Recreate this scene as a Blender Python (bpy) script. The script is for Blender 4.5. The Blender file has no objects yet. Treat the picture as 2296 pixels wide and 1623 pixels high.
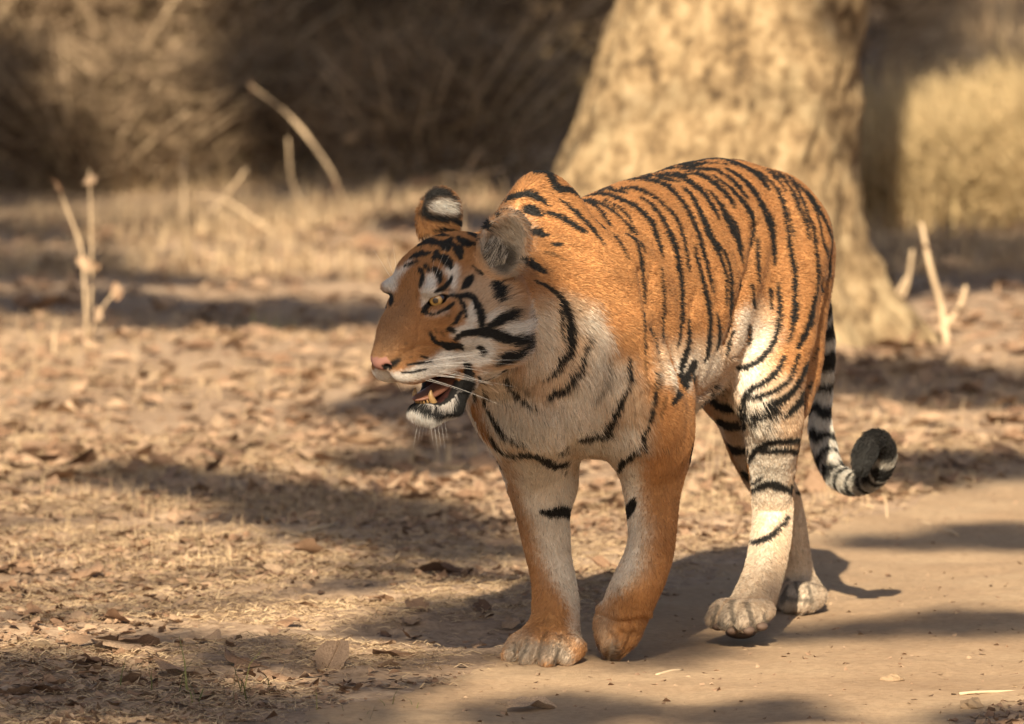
import bpy, math, random
import numpy as np
from mathutils import Vector, Matrix
random.seed(7); RNG=np.random.default_rng(7)
sc=bpy.context.scene
# ===== camera, sky, sun, exposure =========================================
cam=bpy.data.objects.new('camera',bpy.data.cameras.new('camera')); sc.collection.objects.link(cam); sc.camera=cam
cam.data.lens=300; cam.data.sensor_width=36; cam.data.clip_start=.5; cam.data.clip_end=900
cam.location=(0,0,1.9); cam.rotation_euler=(math.pi/2-math.atan((811.5+786.)/19125.),0,0)
cam.data.dof.use_dof=True; cam.data.dof.focus_distance=15.72; cam.data.dof.aperture_fstop=5.6; cam.data.dof.aperture_blades=9
SUN=Vector((.10,1.5,-1.0))                      # the way the light travels
sc.world=bpy.data.worlds.new('World'); sc.world.use_nodes=True
_nt=sc.world.node_tree; _bg=_nt.nodes['Background']; _sky=_nt.nodes.new('ShaderNodeTexSky')
_sky.sky_type='NISHITA'; _sky.sun_disc=False; _sky.sun_elevation=math.atan2(1,math.hypot(.10,1.5)); _sky.sun_rotation=math.pi+math.atan2(.10,1.5)
_sky.dust_density=2.5
_nt.links.new(_sky.outputs[0],_bg.inputs[0]); _bg.inputs[1].default_value=.05
sun=bpy.data.objects.new('sun',bpy.data.lights.new('sun','SUN')); sc.collection.objects.link(sun)
sun.data.energy=5.0; sun.data.angle=math.radians(.53); sun.data.color=(1,.86,.64)
sun.rotation_euler=SUN.to_track_quat('-Z','Y').to_euler(); sun.location=(-2,-20,14)
sc.view_settings.view_transform='Standard'; sc.view_settings.look='None'; sc.view_settings.gamma=1; sc.view_settings.exposure=1.38
try:
    sc.view_settings.use_white_balance=True; sc.view_settings.white_balance_temperature=6500; sc.view_settings.white_balance_tint=10
except Exception: pass
N_HAIR=480000
# ---- camera maths -------------------------------------------------------
F_PX=19125.; CAM_H=1.9; Y_HOR=-786.; CX=1147.5; CY=811.5      # photo pixels at 2295 x 1623
PITCH=np.arctan((CY-Y_HOR)/F_PX); _c,_s=np.cos(PITCH),np.sin(PITCH)
CAM=np.array([0,0,CAM_H])
def ray(px,py):
    x=(px-CX)/F_PX; y=-(py-CY)/F_PX
    return np.array([x,_c+y*_s,-_s+y*_c])
def proj(p):
    d=np.asarray(p,float)-CAM; dep=d[...,1]*_c-d[...,2]*_s
    return np.stack([CX+F_PX*d[...,0]/dep, CY-F_PX*(d[...,1]*_s+d[...,2]*_c)/dep, dep],-1)
def ground(px,py,z=0.):
    r=ray(px,py); return CAM+(z-CAM_H)/r[2]*r
# ---- tiger frame: f forward, l left, z up --------------------------------
TA=ground(1305,1488); TB=ground(1735,1395)
TH=TA-TB; TH/=np.linalg.norm(TH); TL=np.array([-TH[1],TH[0],0.])
def to_world(q): q=np.asarray(q,float); return TA+q[...,0:1]*TH+q[...,1:2]*TL+q[...,2:3]*np.array([0,0,1.])
def to_local(p): d=np.asarray(p,float)-TA; return np.stack([d@TH,d@TL,d[...,2]],-1)
def jf(px,py,f):                       # photo pixel + forward station -> local point
    r=ray(px,py); t=(f-(CAM-TA)@TH)/(r@TH); return to_local(CAM+t*r)
def jl(px,py,l):
    r=ray(px,py); t=(l-(CAM-TA)@TL)/(r@TL); return to_local(CAM+t*r)
# ---- head frame (cm): F forward, L left, U up ----------------------------
HE=jf(931,669,.62); _al=np.radians(46); _pt=np.radians(12)
_FW=np.array([-np.sin(_al)*np.cos(_pt),-np.cos(_al)*np.cos(_pt),-np.sin(_pt)]); _LW=np.array([np.cos(_al),-np.sin(_al),0])
def _v(w): return np.array([w@TH,w@TL,w[2]])
HF=_v(_FW); HL=_v(_LW); HU=np.cross(HF,HL)
HM=np.stack([HF,HL,HU])                # rows
def hc(F,L,U): return HE+(F*HF+L*HL+U*HU)/100
def to_head(q): return ((np.asarray(q)-HE)@HM.T)*100
# ---- signed distance pieces ----------------------------------------------
def d_rc(p,a,b,ra,rb):
    a=np.asarray(a,float);b=np.asarray(b,float); ba=b-a; L2=ba@ba
    pa=p-a; t=np.clip(pa@ba/L2,0,1)
    # cheap round cone: interpolated radius
    return np.linalg.norm(pa-t[:,None]*ba,axis=1)-(ra+(rb-ra)*t)
def d_el(p,c,r,R=None):
    q=p-np.asarray(c,float)
    if R is not None: q=q@R.T
    r=np.asarray(r,float); k0=np.linalg.norm(q/r,axis=1); k1=np.linalg.norm(q/(r*r),axis=1)+1e-9
    return k0*(k0-1)/k1
LOFT=np.array([ # f, top, bottom, half width, lateral centre
 [.335,.66,.60,.02,0],[.32,.70,.56,.045,0],[.285,.755,.51,.080,0],[.23,.80,.46,.108,0],[.16,.838,.42,.132,0],[.08,.858,.40,.155,0],[.0,.864,.395,.170,0],
 [-.15,.893,.405,.172,0],[-.30,.905,.44,.166,0],[-.42,.916,.475,.152,-.004],[-.55,.921,.51,.138,-.012],[-.67,.912,.54,.130,-.024],
 [-.76,.884,.56,.118,-.034],[-.83,.852,.59,.098,-.042],[-.88,.815,.63,.072,-.046],[-.915,.77,.675,.04,-.05],[-.93,.735,.70,.02,-.05]])[::-1]
def _smooth(t):
    xs=np.linspace(t[0,0],t[-1,0],160); o=[xs]
    for k in range(1,5):
        y=np.interp(xs,t[:,0],t[:,k]); y=np.pad(y,6,mode='edge')
        for _ in range(2): y=np.convolve(y,np.ones(5)/5,'same')
        o.append(y[6:-6])
    return np.stack(o,1)
LOFS=_smooth(LOFT)
def d_loft(p):
    f=np.clip(p[:,0],LOFS[0,0],LOFS[-1,0]); n=len(LOFS)
    u=(f-LOFS[0,0])/(LOFS[-1,0]-LOFS[0,0])*(n-1); i=np.clip(u.astype(int),0,n-2); t=(u-i)[:,None]
    v=LOFS[i]*(1-t)+LOFS[i+1]*t
    a=(v[:,1]-v[:,2])/2; c=(v[:,1]+v[:,2])/2; b=v[:,3]
    z=(p[:,2]-c); l=p[:,1]-v[:,4]
    b=b*(1-.10*np.clip(z/a,-1,1))              # narrower over the spine
    k0=np.sqrt((z/a)**2+(l/b)**2); k1=np.sqrt((z/a**2)**2+(l/b**2)**2)+1e-9
    d=k0*(k0-1)/k1
    ex=np.abs(p[:,0]-f)
    return np.where(ex>0,np.sqrt(np.maximum(d,0)**2+ex**2),d)
EYE=(-1.0,4.75,0.0); EYE_R=1.95; EYE_N=np.array([.80,.60,.0])/1.0
TAIL_CH=[]
def mouth_d(g):
    a=d_rc(g,np.array([-4.8,0,-15.2]),np.array([8,0,-16.3]),.9,2.0); g2=g*np.array([1,.76,1]); b=d_rc(g2,np.array([-4.0,0,-15.7]),np.array([.6,0,-17.7]),1.1,1.75)
    return np.minimum(a,b)
PR=[]          # (op, k, fn)
def U(k,fn): PR.append(('u',k,fn))
def S(k,fn): PR.append(('s',k,fn))
def RC(k,pts):                             # chain of (point, radius)
    P=np.array([list(a)+[r] for a,r in pts],float); n=len(P)
    if n>2:
        E=np.vstack([2*P[0]-P[1],P,2*P[-1]-P[-2]]); o=[]
        for i in range(n-1):
            for t in (0,.34,.67):
                a,b,c,d=E[i:i+4]; o.append(.5*(2*b+(c-a)*t+(2*a-5*b+4*c-d)*t*t+(3*b-a-3*c+d)*t**3))
        P=np.vstack(o+[P[-1]])
    def g(p):
        d=None; seg=list(zip(P[:-1],P[1:]))
        if 50<len(p)<2000 and len(seg)>3:
            c=(p.min(0)+p.max(0))/2; rad=np.linalg.norm(p.max(0)-c); c=c[None]
            dd=[d_rc(c,a[:3],b[:3],a[3],b[3])[0] for a,b in seg]; m=min(dd)
            seg=[s for s,x in zip(seg,dd) if x<=m+2.2*rad+.005]
        for a,b in seg:
            e=d_rc(p,a[:3],b[:3],a[3],b[3]); d=e if d is None else np.minimum(d,e)
        return d
    U(k,g)
def EL(k,c,r,R=None,op='u'): PR.append((op,k,lambda p:d_el(p,c,r,R)))
def HEAD(k,fn,op='u',mir=True):            # fn gets cm head coordinates with |L|
    def g(p):
        q=to_head(p)
        if mir: q=q.copy(); q[:,1]=np.abs(q[:,1])
        return fn(q)*.01
    PR.append((op,k*.01,g))
def rotm(axis,deg):
    a=np.radians(deg);c,s=np.cos(a),np.sin(a);x,y,z=np.asarray(axis,float)/np.linalg.norm(axis)
    return np.array([[c+x*x*(1-c),x*y*(1-c)-z*s,x*z*(1-c)+y*s],[y*x*(1-c)+z*s,c+y*y*(1-c),y*z*(1-c)-x*s],[z*x*(1-c)-y*s,z*y*(1-c)+x*s,c+z*z*(1-c)]])
def build():
    PR.clear()
    U(.02,d_loft)
    # withers and scapulae
    EL(.045,(.166,0,.880),(.076,.045,.054))
    for s in(1,-1):
        RC(.06,[((.15,.045*s,.855),.03),((.165,.088*s,.72),.055),((.165,.090*s,.60),.060)])
        EL(.05,(.06,.12*s,.66),(.13,.05,.15),rotm((0,1,0),-25))
        EL(.05,(-.74,.055*s-.03,.76),(.13,.065,.11))          # rump muscle
        EL(.05,(.215,.05*s,.55),(.065,.05,.10))            # breast
    # neck
    n1=hc(-13,0,-2)
    RC(.07,[(n1,.09),((.31,-.005,.73),.108),((.16,0,.755),.105)])
    RC(.08,[(hc(-13,0,-10),.065),((.28,-.005,.62),.096),((.18,0,.54),.09)])
    # front legs
    rf=[(jf(1175,885,.22),.085),(jf(1193,965,.10),.080),(jf(1201,1046,.02),.064),(jf(1217,1156,-.02),.049),(jf(1229,1243,-.035),.0415),(jf(1242,1310,-.04),.042),(jf(1246,1375,-.035),.044),(jf(1238,1425,-.01),.042)]
    RC(.035,rf)
    U(.05,lambda p:d_rc(p,jf(1230,960,-.03),jf(1235,1070,-.04),.060,.045))
    RC(.09,[(jf(1392,770,.13),.045),(jf(1430,880,.08),.066),(jf(1457,985,.0),.064)])
    lf=[(jf(1448,950,.03),.064),(jf(1457,985,.0),.064),(jf(1458,1050,-.03),.056),(jf(1463,1129,-.035),.0475),(jf(1461,1200,-.03),.043),(jf(1451,1250,-.025),.0435),(jf(1430,1305,-.02),.0455),(jf(1408,1356,-.035),.044),(jf(1400,1376,-.052),.030)]
    RC(.035,lf)
    U(.08,lambda p:d_rc(p,jf(1478,900,-.06),jf(1478,1000,-.08),.050,.042))
    # flexed left front paw: toes hang down
    for px,py,f,r in[(1356,1416,-.035,.0165),(1372,1434,-.026,.0185),(1391,1432,-.028,.0185),(1409,1412,-.043,.0165)]:
        RC(.007,[(jf(px+10,py-45,f-.012),.020),(jf(px-2,py+2,f),r),(jf(px-9+(1384-px)*.25,py+34,f-.030),r*.66)])
    EL(.03,jf(1390,1398,-.045),(.030,.040,.042))
    EL(.02,jf(1402,1402,-.085),(.026,.034,.032))
    # right front paw, planted
    EL(.03,jf(1225,1440,.01),(.065,.062,.034))
    for i,(px,f,r) in enumerate([(1156,.045,.0225),(1196,.078,.0245),(1239,.078,.0245),(1279,.045,.0225)]):
        c=jf(px,1459,f); c[2]=r*1.0
        RC(.006,[(c*.55+jf(1226,1432,.0)*.45,.028),(c+np.array([-.012,0,.010]),r),(c+np.array([.022,0,-.006]),r*.72)])
    # left hind leg, reaching forward
    RC(.06,[((-.70,.045,.76),.105),(jf(1722,760,-.54),.086),(jf(1714,838,-.475),.066)])
    RC(.05,[((-.80,.02,.72),.085),(jf(1768,800,-.70),.066),(jf(1762,900,-.60),.045)])
    lh=[(jf(1716,845,-.475),.066),(jf(1731,930,-.52),.059),(jf(1731,1024,-.585),.0465),(jf(1729,1100,-.63),.039),(jf(1731,1150,-.645),.0375),(jf(1727,1210,-.61),.0365),(jf(1713,1280,-.555),.037),(jf(1692,1340,-.49),.040),(jf(1675,1372,-.45),.038)]
    RC(.03,lh)
    EL(.02,jf(1748,1135,-.68),(.03,.022,.045))           # heel
    EL(.03,jf(1657,1384,-.42),(.058,.048,.026))
    for px,py,f,r in[(1611,1381,-.372,.0205),(1641,1386,-.345,.0228),(1676,1387,-.345,.0228),(1706,1382,-.375,.0205)]:
        c=jf(px,py,f); RC(.006,[(c*.5+jf(1665,1365,-.44)*.5,.026),(c+np.array([-.012,0,.010]),r),(c+np.array([.022,0,-.006]),r*.74)])
    # right hind leg, trailing
    RC(.06,[((-.72,-.09,.76),.105),((-.68,-.115,.64),.09),(jf(1650,860,-.66),.070)])
    RC(.05,[((-.82,-.09,.72),.08),(jf(1690,880,-.78),.055)])
    rh=[(jf(1650,860,-.66),.070),(jf(1671,935,-.75),.055),(jf(1690,1010,-.84),.047),(jf(1722,1075,-.93),.041),(jf(1752,1120,-.985),.037),(jf(1768,1190,-1.01),.034),(jf(1780,1270,-1.04),.035),(jf(1787,1320,-1.05),.037)]
    RC(.03,rh)
    EL(.03,jf(1789,1335,-1.03),(.058,.052,.028))
    for px,f,r in[(1752,-.985,.022),(1778,-.955,.025),(1803,-.96,.025),(1823,-.985,.022)]:
        c=jf(px,1340,f); c[2]=r
        RC(.006,[(c*.5+jf(1788,1322,-1.05)*.5,.025),(c+np.array([-.012,0,.008]),r),(c+np.array([.02,0,-.006]),r*.74)])
    # tail
    tl=[((-.86,-.045,.80),.045),((-.96,-.04,.74),.034),(jf(1842,760,-1.03),.024),(jf(1841,872,-1.06),.021),(jf(1838,950,-1.05),.0215),(jf(1850,1015,-1.04),.022),(jf(1872,1062,-1.03),.0215),(jf(1908,1083,-1.01),.021),(jf(1945,1078,-.99),.0205),(jf(1972,1053,-.97),.020),(jf(1984,1017,-.95),.020),(jf(1974,990,-.92),.0195),(jf(1955,990,-.90),.0205),(jf(1938,1018,-.885),.0215),(jf(1930,1046,-.875),.015)]
    RC(.008,tl); TAIL_CH[:]=tl
    # ---- head
    H_=HEAD
    H_(2.5,lambda q:d_el(q,(-9,0,2),(11,7.5,7.4)))
    H_(2.0,lambda q:d_rc(q,(-3,1.6,2.4),(4.3,1.3,-4.1),4.1,2.6))
    H_(1.5,lambda q:d_rc(q,(4.3,1.3,-4.1),(9.7,1.1,-8.3),2.6,1.6))
    H_(2.5,lambda q:d_el(q,(-5.5,5.9,-4.5),(7.5,4.0,6)))
    H_(2.5,lambda q:d_el(q,(2.2,2.9,-6.8),(5.2,2.6,3.9)))
    H_(1.2,lambda q:d_el(q,(-.5,5.0,2.2),(3.3,2.2,1.3)))
    H_(2.0,lambda q:d_el(q,(3.8,0,-9),(6.6,4.2,4.2)))
    H_(1.4,lambda q:d_el(q,(5.9,2.5,-11.0),(4.4,2.5,3.0)))
    H_(1.6,lambda q:d_rc(q,(5.0,2.9,-11.8),(-1,4.2,-12.0),2.1,1.9))
    H_(1.6,lambda q:d_rc(q,(-1,4.2,-12.0),(-7.5,5.0,-12.3),1.9,2.2))
    H_(.6,lambda q:d_el(q,(10.5,0,-9.0),(1.6,2.3,1.5)))
    H_(3.0,lambda q:d_el(q,(-12.5,6.6,-8.5),(5.5,4.2,7)))
    H_(1.5,lambda q:d_rc(q,(-9.5,5.0,-12.8),(-5.2,4.1,-16.8),2.5,1.8))
    H_(1.2,lambda q:d_rc(q,(-5.2,4.1,-16.8),(-2.0,3.1,-19.9),1.8,1.7))
    H_(1.5,lambda q:d_rc(q,(-2.0,3.1,-19.9),(1.0,1.3,-20.7),1.7,2.1))
    H_(1.0,lambda q:d_el(q,(1.0,0,-20.5),(2.6,2.7,2.3)))
    H_(2.0,lambda q:d_el(q,(-2.2,0,-20.4),(4,2.9,1.9)))
    H_(3.0,lambda q:d_el(q,(-13,0,-11),(6,6.2,7)))
    H_(.4,lambda q:d_rc(q,(12.0,0,-10.6),(9.3,0,-14.2),.2,.35),'s')
    H_(.3,lambda q:d_el(q,(11.3,1.7,-9.7),(1.3,.65,.55)),'s')
    def mouth(q):
        g=q.copy(); g[:,1]*=.55
        return mouth_d(g)
    H_(.4,mouth,'s')
    # eyelids with an almond opening
    EC=np.array(EYE); en=np.array(EYE_N); ex=np.cross(en,(0,0,1.)); ex/=np.linalg.norm(ex)
    up=np.cross(ex,en); ca,sa=np.cos(np.radians(-16)),np.sin(np.radians(-16)); e1=ca*ex+sa*up; e2=-sa*ex+ca*up
    H_(1.0,lambda q:d_el(q,EC-.25*en,(2.35,2.35,2.25)))
    def almond(q):
        r=q-EC; a=r@e1; b=r@e2; c=r@en
        return np.maximum((np.sqrt((a/2.0)**2+((b+.12)/.92)**2)-1)*1.0,np.abs(c-2.2)-2.2)
    H_(.25,almond,'s')
    def ear(q,c,tilt,yaw,sg):
        g=(q-np.asarray(c,float))@rotm((0,0,1),yaw).T
        Rr=rotm((0,1,0),tilt)
        d=d_el(g,(0,0,0),(4.9,2.4,6.4),Rr)
        d2=d_el(g,(.1,1.75*sg,.3),(4.15,2.35,5.6),Rr)
        return np.maximum(d,-d2)
    H_(1.0,lambda q:ear(q,(-14.6,9.4,6.6),26,22,1),mir=False)
    H_(1.0,lambda q:ear(q/.93,(-16.9,-8.3,11.2),14,16,-1)*.93,mir=False)
build()
def sdf(p,prs=None):
    d=np.full(len(p),1e3)
    for op,k,fn in (PR if prs is None else prs):
        e=fn(p)
        if op=='u':
            hh=np.clip(.5+.5*(d-e)/k,0,1) ; d=d*(1-hh)+e*hh-k*hh*(1-hh)
            d=np.where(d>500,e,d)
        else:
            hh=np.clip(.5-.5*(d+e)/k,0,1); d=d*(1-hh)-e*hh+k*hh*(1-hh)
    return d
def polygonise(vox=.0035,nb=10,warp=None):
    lo=np.array([-1.12,-.30,-.012]); hi=np.array([.86,.30,.985])
    nblk=np.ceil((hi-lo)/(vox*nb)).astype(int)
    half=vox*nb/2; diag=half*np.sqrt(3)
    gi=np.stack(np.meshgrid(*[np.arange(n) for n in nblk],indexing='ij'),-1).reshape(-1,3)
    cen=lo+(gi+.5)*vox*nb
    # distance of every piece at the block centres
    M=None
    for o in [(0,0,0)]+[(i,j,k) for i in(-1,1)for j in(-1,1)for k in(-1,1)]:
        m=np.stack([fn(cen+np.array(o)*half) for _,_,fn in PR],1); M=m if M is None else np.minimum(M,m)
    M[:,0]=-1; dc=sdf(cen)
    act=np.where(np.abs(dc)<diag*2.2+.01)[0]
    n3=nb+1
    off=np.stack(np.meshgrid(*[np.arange(n3)]*3,indexing='ij'),-1).reshape(-1,3)
    ks=np.array([k for _,k,_ in PR])
    V={};verts=[];quads=[]
    keys=[];pos=[];qk=[]
    NG=nblk*nb+2
    def key(ijk): return (ijk[...,0]*NG[1]+ijk[...,1])*NG[2]+ijk[...,2]
    for b in act:
        use=[PR[i] for i in np.where((M[b]<diag*1.4+ks+.02))[0]]
        if not use: continue
        base=gi[b]*nb; P=lo+(base+off)*vox
        d=sdf(P,use).reshape(n3,n3,n3); ins=d<0
        if ins.all() or not ins.any(): continue
        # surface nets inside this block's cells
        c=np.stack([d[i:i+nb,j:j+nb,k:k+nb] for i in(0,1)for j in(0,1)for k in(0,1)],-1)
        s=(c<0); m=s.any(-1)&~s.all(-1)
        I=np.argwhere(m); cc=c[m]
        corner=np.array([(i,j,k) for i in(0,1)for j in(0,1)for k in(0,1)],float)
        acc=np.zeros((len(I),3)); cnt=np.zeros(len(I))
        for x in range(8):
            for y in range(x+1,8):
                if np.abs(corner[x]-corner[y]).sum()!=1: continue
                cr=(cc[:,x]<0)!=(cc[:,y]<0); t=cc[:,x]/(cc[:,x]-cc[:,y]+1e-12)
                pt=corner[x]+np.clip(t,0,1)[:,None]*(corner[y]-corner[x])
                acc+=np.where(cr[:,None],pt,0); cnt+=cr
        keys.append(key(base+I)); pos.append(lo+(base+I+acc/cnt[:,None])*vox)
        # quads: edges leaving each cell's low corner, at grid points of this block
        for ax in range(3):
            sl=[slice(0,nb)]*3; sh=[slice(0,nb)]*3; sh[ax]=slice(1,nb+1)
            a=ins[tuple(sl)]; bb=ins[tuple(sh)]
            E=np.argwhere(a!=bb); 
            if not len(E): continue
            g=base+E; fl=a[tuple(E.T)]
            u,v=(ax+1)%3,(ax+2)%3
            eu=np.eye(3,dtype=int)[u]; ev=np.eye(3,dtype=int)[v]
            q=np.stack([key(g-eu-ev),key(g-ev),key(g),key(g-eu)],1)
            q[~fl]=q[~fl][:,::-1]
            qk.append(q)
    keys=np.concatenate(keys);pos=np.concatenate(pos);qk=np.concatenate(qk)
    o=np.argsort(keys);keys=keys[o];pos=pos[o]
    idx=np.searchsorted(keys,qk); idx=np.clip(idx,0,len(keys)-1); ok=(keys[idx]==qk).all(1)
    return pos,idx[ok]
def sdf_grad(p,eps=.0012):
    g=np.zeros_like(p)
    for a in range(3):
        e=np.zeros(3);e[a]=eps
        g[:,a]=sdf(p+e)-sdf(p-e)
    n=np.linalg.norm(g,axis=1,keepdims=True)+1e-9
    return g/n
# ===== helpers ============================================================
COL=sc.collection
def tag(o,label=None,cat=None,group=None,kind=None):
    for k,v in (('label',label),('category',cat),('group',group),('kind',kind)):
        if v: o[k]=v
    return o
def empty(name,loc):
    o=bpy.data.objects.new(name,None); COL.objects.link(o); o.location=loc; o.empty_display_size=.1; return o
def mesh_data(name,v,f,mats=(),smooth=True,col=None,mi=None):
    me=bpy.data.meshes.new(name)
    v=np.asarray(v,np.float32); 
    if isinstance(f,np.ndarray):
        n,k=f.shape; me.vertices.add(len(v)); me.vertices.foreach_set('co',v.ravel())
        me.loops.add(n*k); me.loops.foreach_set('vertex_index',f.astype(np.int32).ravel())
        me.polygons.add(n); me.polygons.foreach_set('loop_start',np.arange(0,n*k,k,dtype=np.int32))
        try: me.polygons.foreach_set('loop_total',np.full(n,k,np.int32))
        except Exception: pass
        me.update(calc_edges=True)
    else:
        me.from_pydata(v.tolist(),[],[tuple(int(i) for i in x) for x in f])
    if smooth: me.shade_smooth()
    for m in (mats if isinstance(mats,(list,tuple)) else [mats]): me.materials.append(m)
    if col is not None:
        a=me.attributes.new('coat','FLOAT_COLOR','POINT'); a.data.foreach_set('color',np.concatenate([col,np.ones((len(col),1))],1).astype(np.float32).ravel())
    if mi is not None: me.polygons.foreach_set('material_index',np.asarray(mi,np.int32))
    me.validate(); return me
def add(name,me,parent=None,loc=None,rot=None,scale=None):
    o=bpy.data.objects.new(name,me); COL.objects.link(o)
    if loc is not None: o.location=loc
    if rot is not None: o.rotation_euler=rot
    if scale is not None: o.scale=scale if hasattr(scale,'__len__') else (scale,)*3
    if parent is not None:
        o.parent=parent; o.matrix_parent_inverse=Matrix.Translation(-Vector(parent.location))
    return o
def vnoise(x,y,s,seed=0):                 # smooth value noise, 0..1
    x=np.asarray(x,float)*s; y=np.asarray(y,float)*s
    i=np.floor(x).astype(np.int64); j=np.floor(y).astype(np.int64); u=x-i; v=y-j; u=u*u*(3-2*u); v=v*v*(3-2*v)
    def h(a,b):
        n=(a*374761393+b*668265263+seed*1442695041)&0xffffffff; n=((n^(n>>13))*1274126177)&0xffffffff; return ((n^(n>>16))&0xffff)/65535.
    return (h(i,j)*(1-u)+h(i+1,j)*u)*(1-v)+(h(i,j+1)*(1-u)+h(i+1,j+1)*u)*v
def tube(pts,rad,ns=6,cap=True):
    P=np.asarray(pts,float); n=len(P); V=[];Fc=[]
    up=np.array([.31,.17,.93])
    for i in range(n):
        t=P[min(i+1,n-1)]-P[max(i-1,0)]; t/=np.linalg.norm(t)+1e-9
        a=np.cross(t,up); 
        if np.linalg.norm(a)<.2: a=np.cross(t,(1,0,.1))
        a/=np.linalg.norm(a); b=np.cross(t,a)
        for k in range(ns):
            w=2*math.pi*k/ns; V.append(P[i]+rad[i]*(math.cos(w)*a+math.sin(w)*b))
    for i in range(n-1):
        for k in range(ns):
            k2=(k+1)%ns; Fc.append((i*ns+k,i*ns+k2,(i+1)*ns+k2,(i+1)*ns+k))
    if cap: Fc.append(tuple(range(ns))[::-1]); Fc.append(tuple((n-1)*ns+k for k in range(ns)))
    return V,Fc
class MB:
    def __init__(s): s.V=[];s.F=[];s.n=0
    def put(s,v,f):
        f=[tuple(i+s.n for i in x) for x in f]; s.V.extend(np.asarray(v).tolist()); s.F.extend(f); s.n=len(s.V)
    def mesh(s,name,m,smooth=True): return mesh_data(name,s.V,s.F,m,smooth)
# ---- materials
def mat(name,col,rough=.8,spec=.3,build=None):
    m=bpy.data.materials.new(name); m.use_nodes=True; nt=m.node_tree; b=nt.nodes['Principled BSDF']
    b.inputs['Base Color'].default_value=(*col,1); b.inputs['Roughness'].default_value=rough; b.inputs['Specular IOR Level'].default_value=spec
    if build: build(nt,b)
    return m
def N(nt,t,**k):
    n=nt.nodes.new('ShaderNode'+t)
    for a,v in k.items():
        if a in n.inputs: n.inputs[a].default_value=v
        else: setattr(n,a,v)
    return n
def ramp(nt,src,stops):
    r=nt.nodes.new('ShaderNodeValToRGB'); e=r.color_ramp.elements
    while len(e)<len(stops): e.new(.5)
    for x,(p,c) in zip(e,stops): x.position=p; x.color=(*c,1)
    nt.links.new(src,r.inputs[0]); return r.outputs[0]
def noise(nt,scale,detail=6,rough=.6,coord='Object'):
    tc=nt.nodes.new('ShaderNodeTexCoord'); n=nt.nodes.new('ShaderNodeTexNoise'); n.inputs['Scale'].default_value=scale; n.inputs['Detail'].default_value=detail; n.inputs['Roughness'].default_value=rough
    nt.links.new(tc.outputs[coord],n.inputs['Vector']); return n.outputs[0]
def bump(nt,b,src,st,dist=.01):
    n=nt.nodes.new('ShaderNodeBump'); n.inputs['Strength'].default_value=st; n.inputs['Distance'].default_value=dist
    nt.links.new(src,n.inputs['Height']); nt.links.new(n.outputs[0],b.inputs['Normal'])
def mixc(nt,a,b,f,mode='MIX'):
    m=nt.nodes.new('ShaderNodeMix'); m.data_type='RGBA'; m.blend_type=mode
    for s,i in ((f,0),(a,6),(b,7)):
        if hasattr(s,'links') or hasattr(s,'is_linked'): nt.links.new(s,m.inputs[i])
        elif isinstance(s,(tuple,list)): m.inputs[i].default_value=(*s,1)
        else: m.inputs[i].default_value=s
    return m.outputs[2]
def leafy(name,stops,trans=.35,rough=.7,objrand=True,nscale=30):
    """dry leaf: colour from a per-object or per-island random value, translucent"""
    def g(nt,b):
        src=N(nt,'ObjectInfo').outputs['Random'] if objrand else N(nt,'NewGeometry').outputs['Random Per Island']
        c=ramp(nt,src,stops); nz=noise(nt,nscale,5)
        c=mixc(nt,c,ramp(nt,nz,[(.3,(.55,.5,.45)),(.7,(1.15,1.1,1.05))]),1.0,'MULTIPLY')
        nt.links.new(c,b.inputs['Base Color'])
        tr=N(nt,'BsdfTranslucent'); nt.links.new(c,tr.inputs[0]); mx=N(nt,'MixShader'); mx.inputs[0].default_value=trans
        nt.links.new(b.outputs[0],mx.inputs[1]); nt.links.new(tr.outputs[0],mx.inputs[2]); nt.links.new(mx.outputs[0],nt.nodes['Material Output'].inputs[0])
        bump(nt,b,nz,.4,.004)
    return mat(name,(.3,.2,.1),rough,.25,g)
# ===== ground, wheel track =================================================
def track_edge(y): return np.interp(y,[-10,13,15.03,15.6,16.2,17.2,18.3,19.9,24,40,70],[-1.9,-.86,-.42,-.17,.03,.30,.62,1.2,2.5,8.,20.])
def track_in(x,y,soft=.06):
    e=track_edge(y); wob=.10*(vnoise(x,y,2.1,21)-.5)+.07*(vnoise(x,y,7,22)-.5)
    return np.clip((x-e+wob)/soft+.5,0,1)*np.clip((e+1.22+.10*(vnoise(x,y,3,23)-.5)-x)/soft+.5,0,1)
def ground_z(x,y):
    x=np.asarray(x,float); y=np.asarray(y,float); r=track_in(x,y,.35)
    z=.030*(vnoise(x,y,1.3,1)-.5)+.018*(vnoise(x,y,4.1,2)-.5)+.010*(vnoise(x,y,11,3)-.5)+.010*(vnoise(x,y,24,4)-.5)+.006*(vnoise(x,y,47,8)-.5)
    zr=.016*(vnoise(x-.32*y,y*.12,3.2,5)-.5)+.008*(vnoise(x,y,9,6)-.5)+.005*(vnoise(x,y,26,9)-.5)-.004
    far=np.clip((y-19)/8,0,1)*(.10*(vnoise(x,y,.45,7)-.45))
    return (z+.012+far)*(1-r)+zr*r
def _axis(a,b,fa,fb,step,coarse):
    o=[fa]
    while o[-1]<fb: o.append(o[-1]+step)
    s=step
    while o[-1]<b: s=min(s*1.22,coarse); o.append(o[-1]+s)
    pre=[fa]; s=step
    while pre[-1]>a: s=min(s*1.22,coarse); pre.append(pre[-1]-s)
    return np.array(pre[::-1][:-1]+o)
GX=_axis(-300,300,-1.35,1.45,.016,20); GY=_axis(-80,420,14.7,19.2,.020,20)
_X,_Y=np.meshgrid(GX,GY,indexing='ij'); _Zg=ground_z(_X,_Y)
def grid_faces(nx,ny):
    i,j=np.meshgrid(np.arange(nx-1),np.arange(ny-1),indexing='ij'); a=(i*ny+j).ravel(); return np.stack([a,a+ny,a+ny+1,a+1],1)
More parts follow.
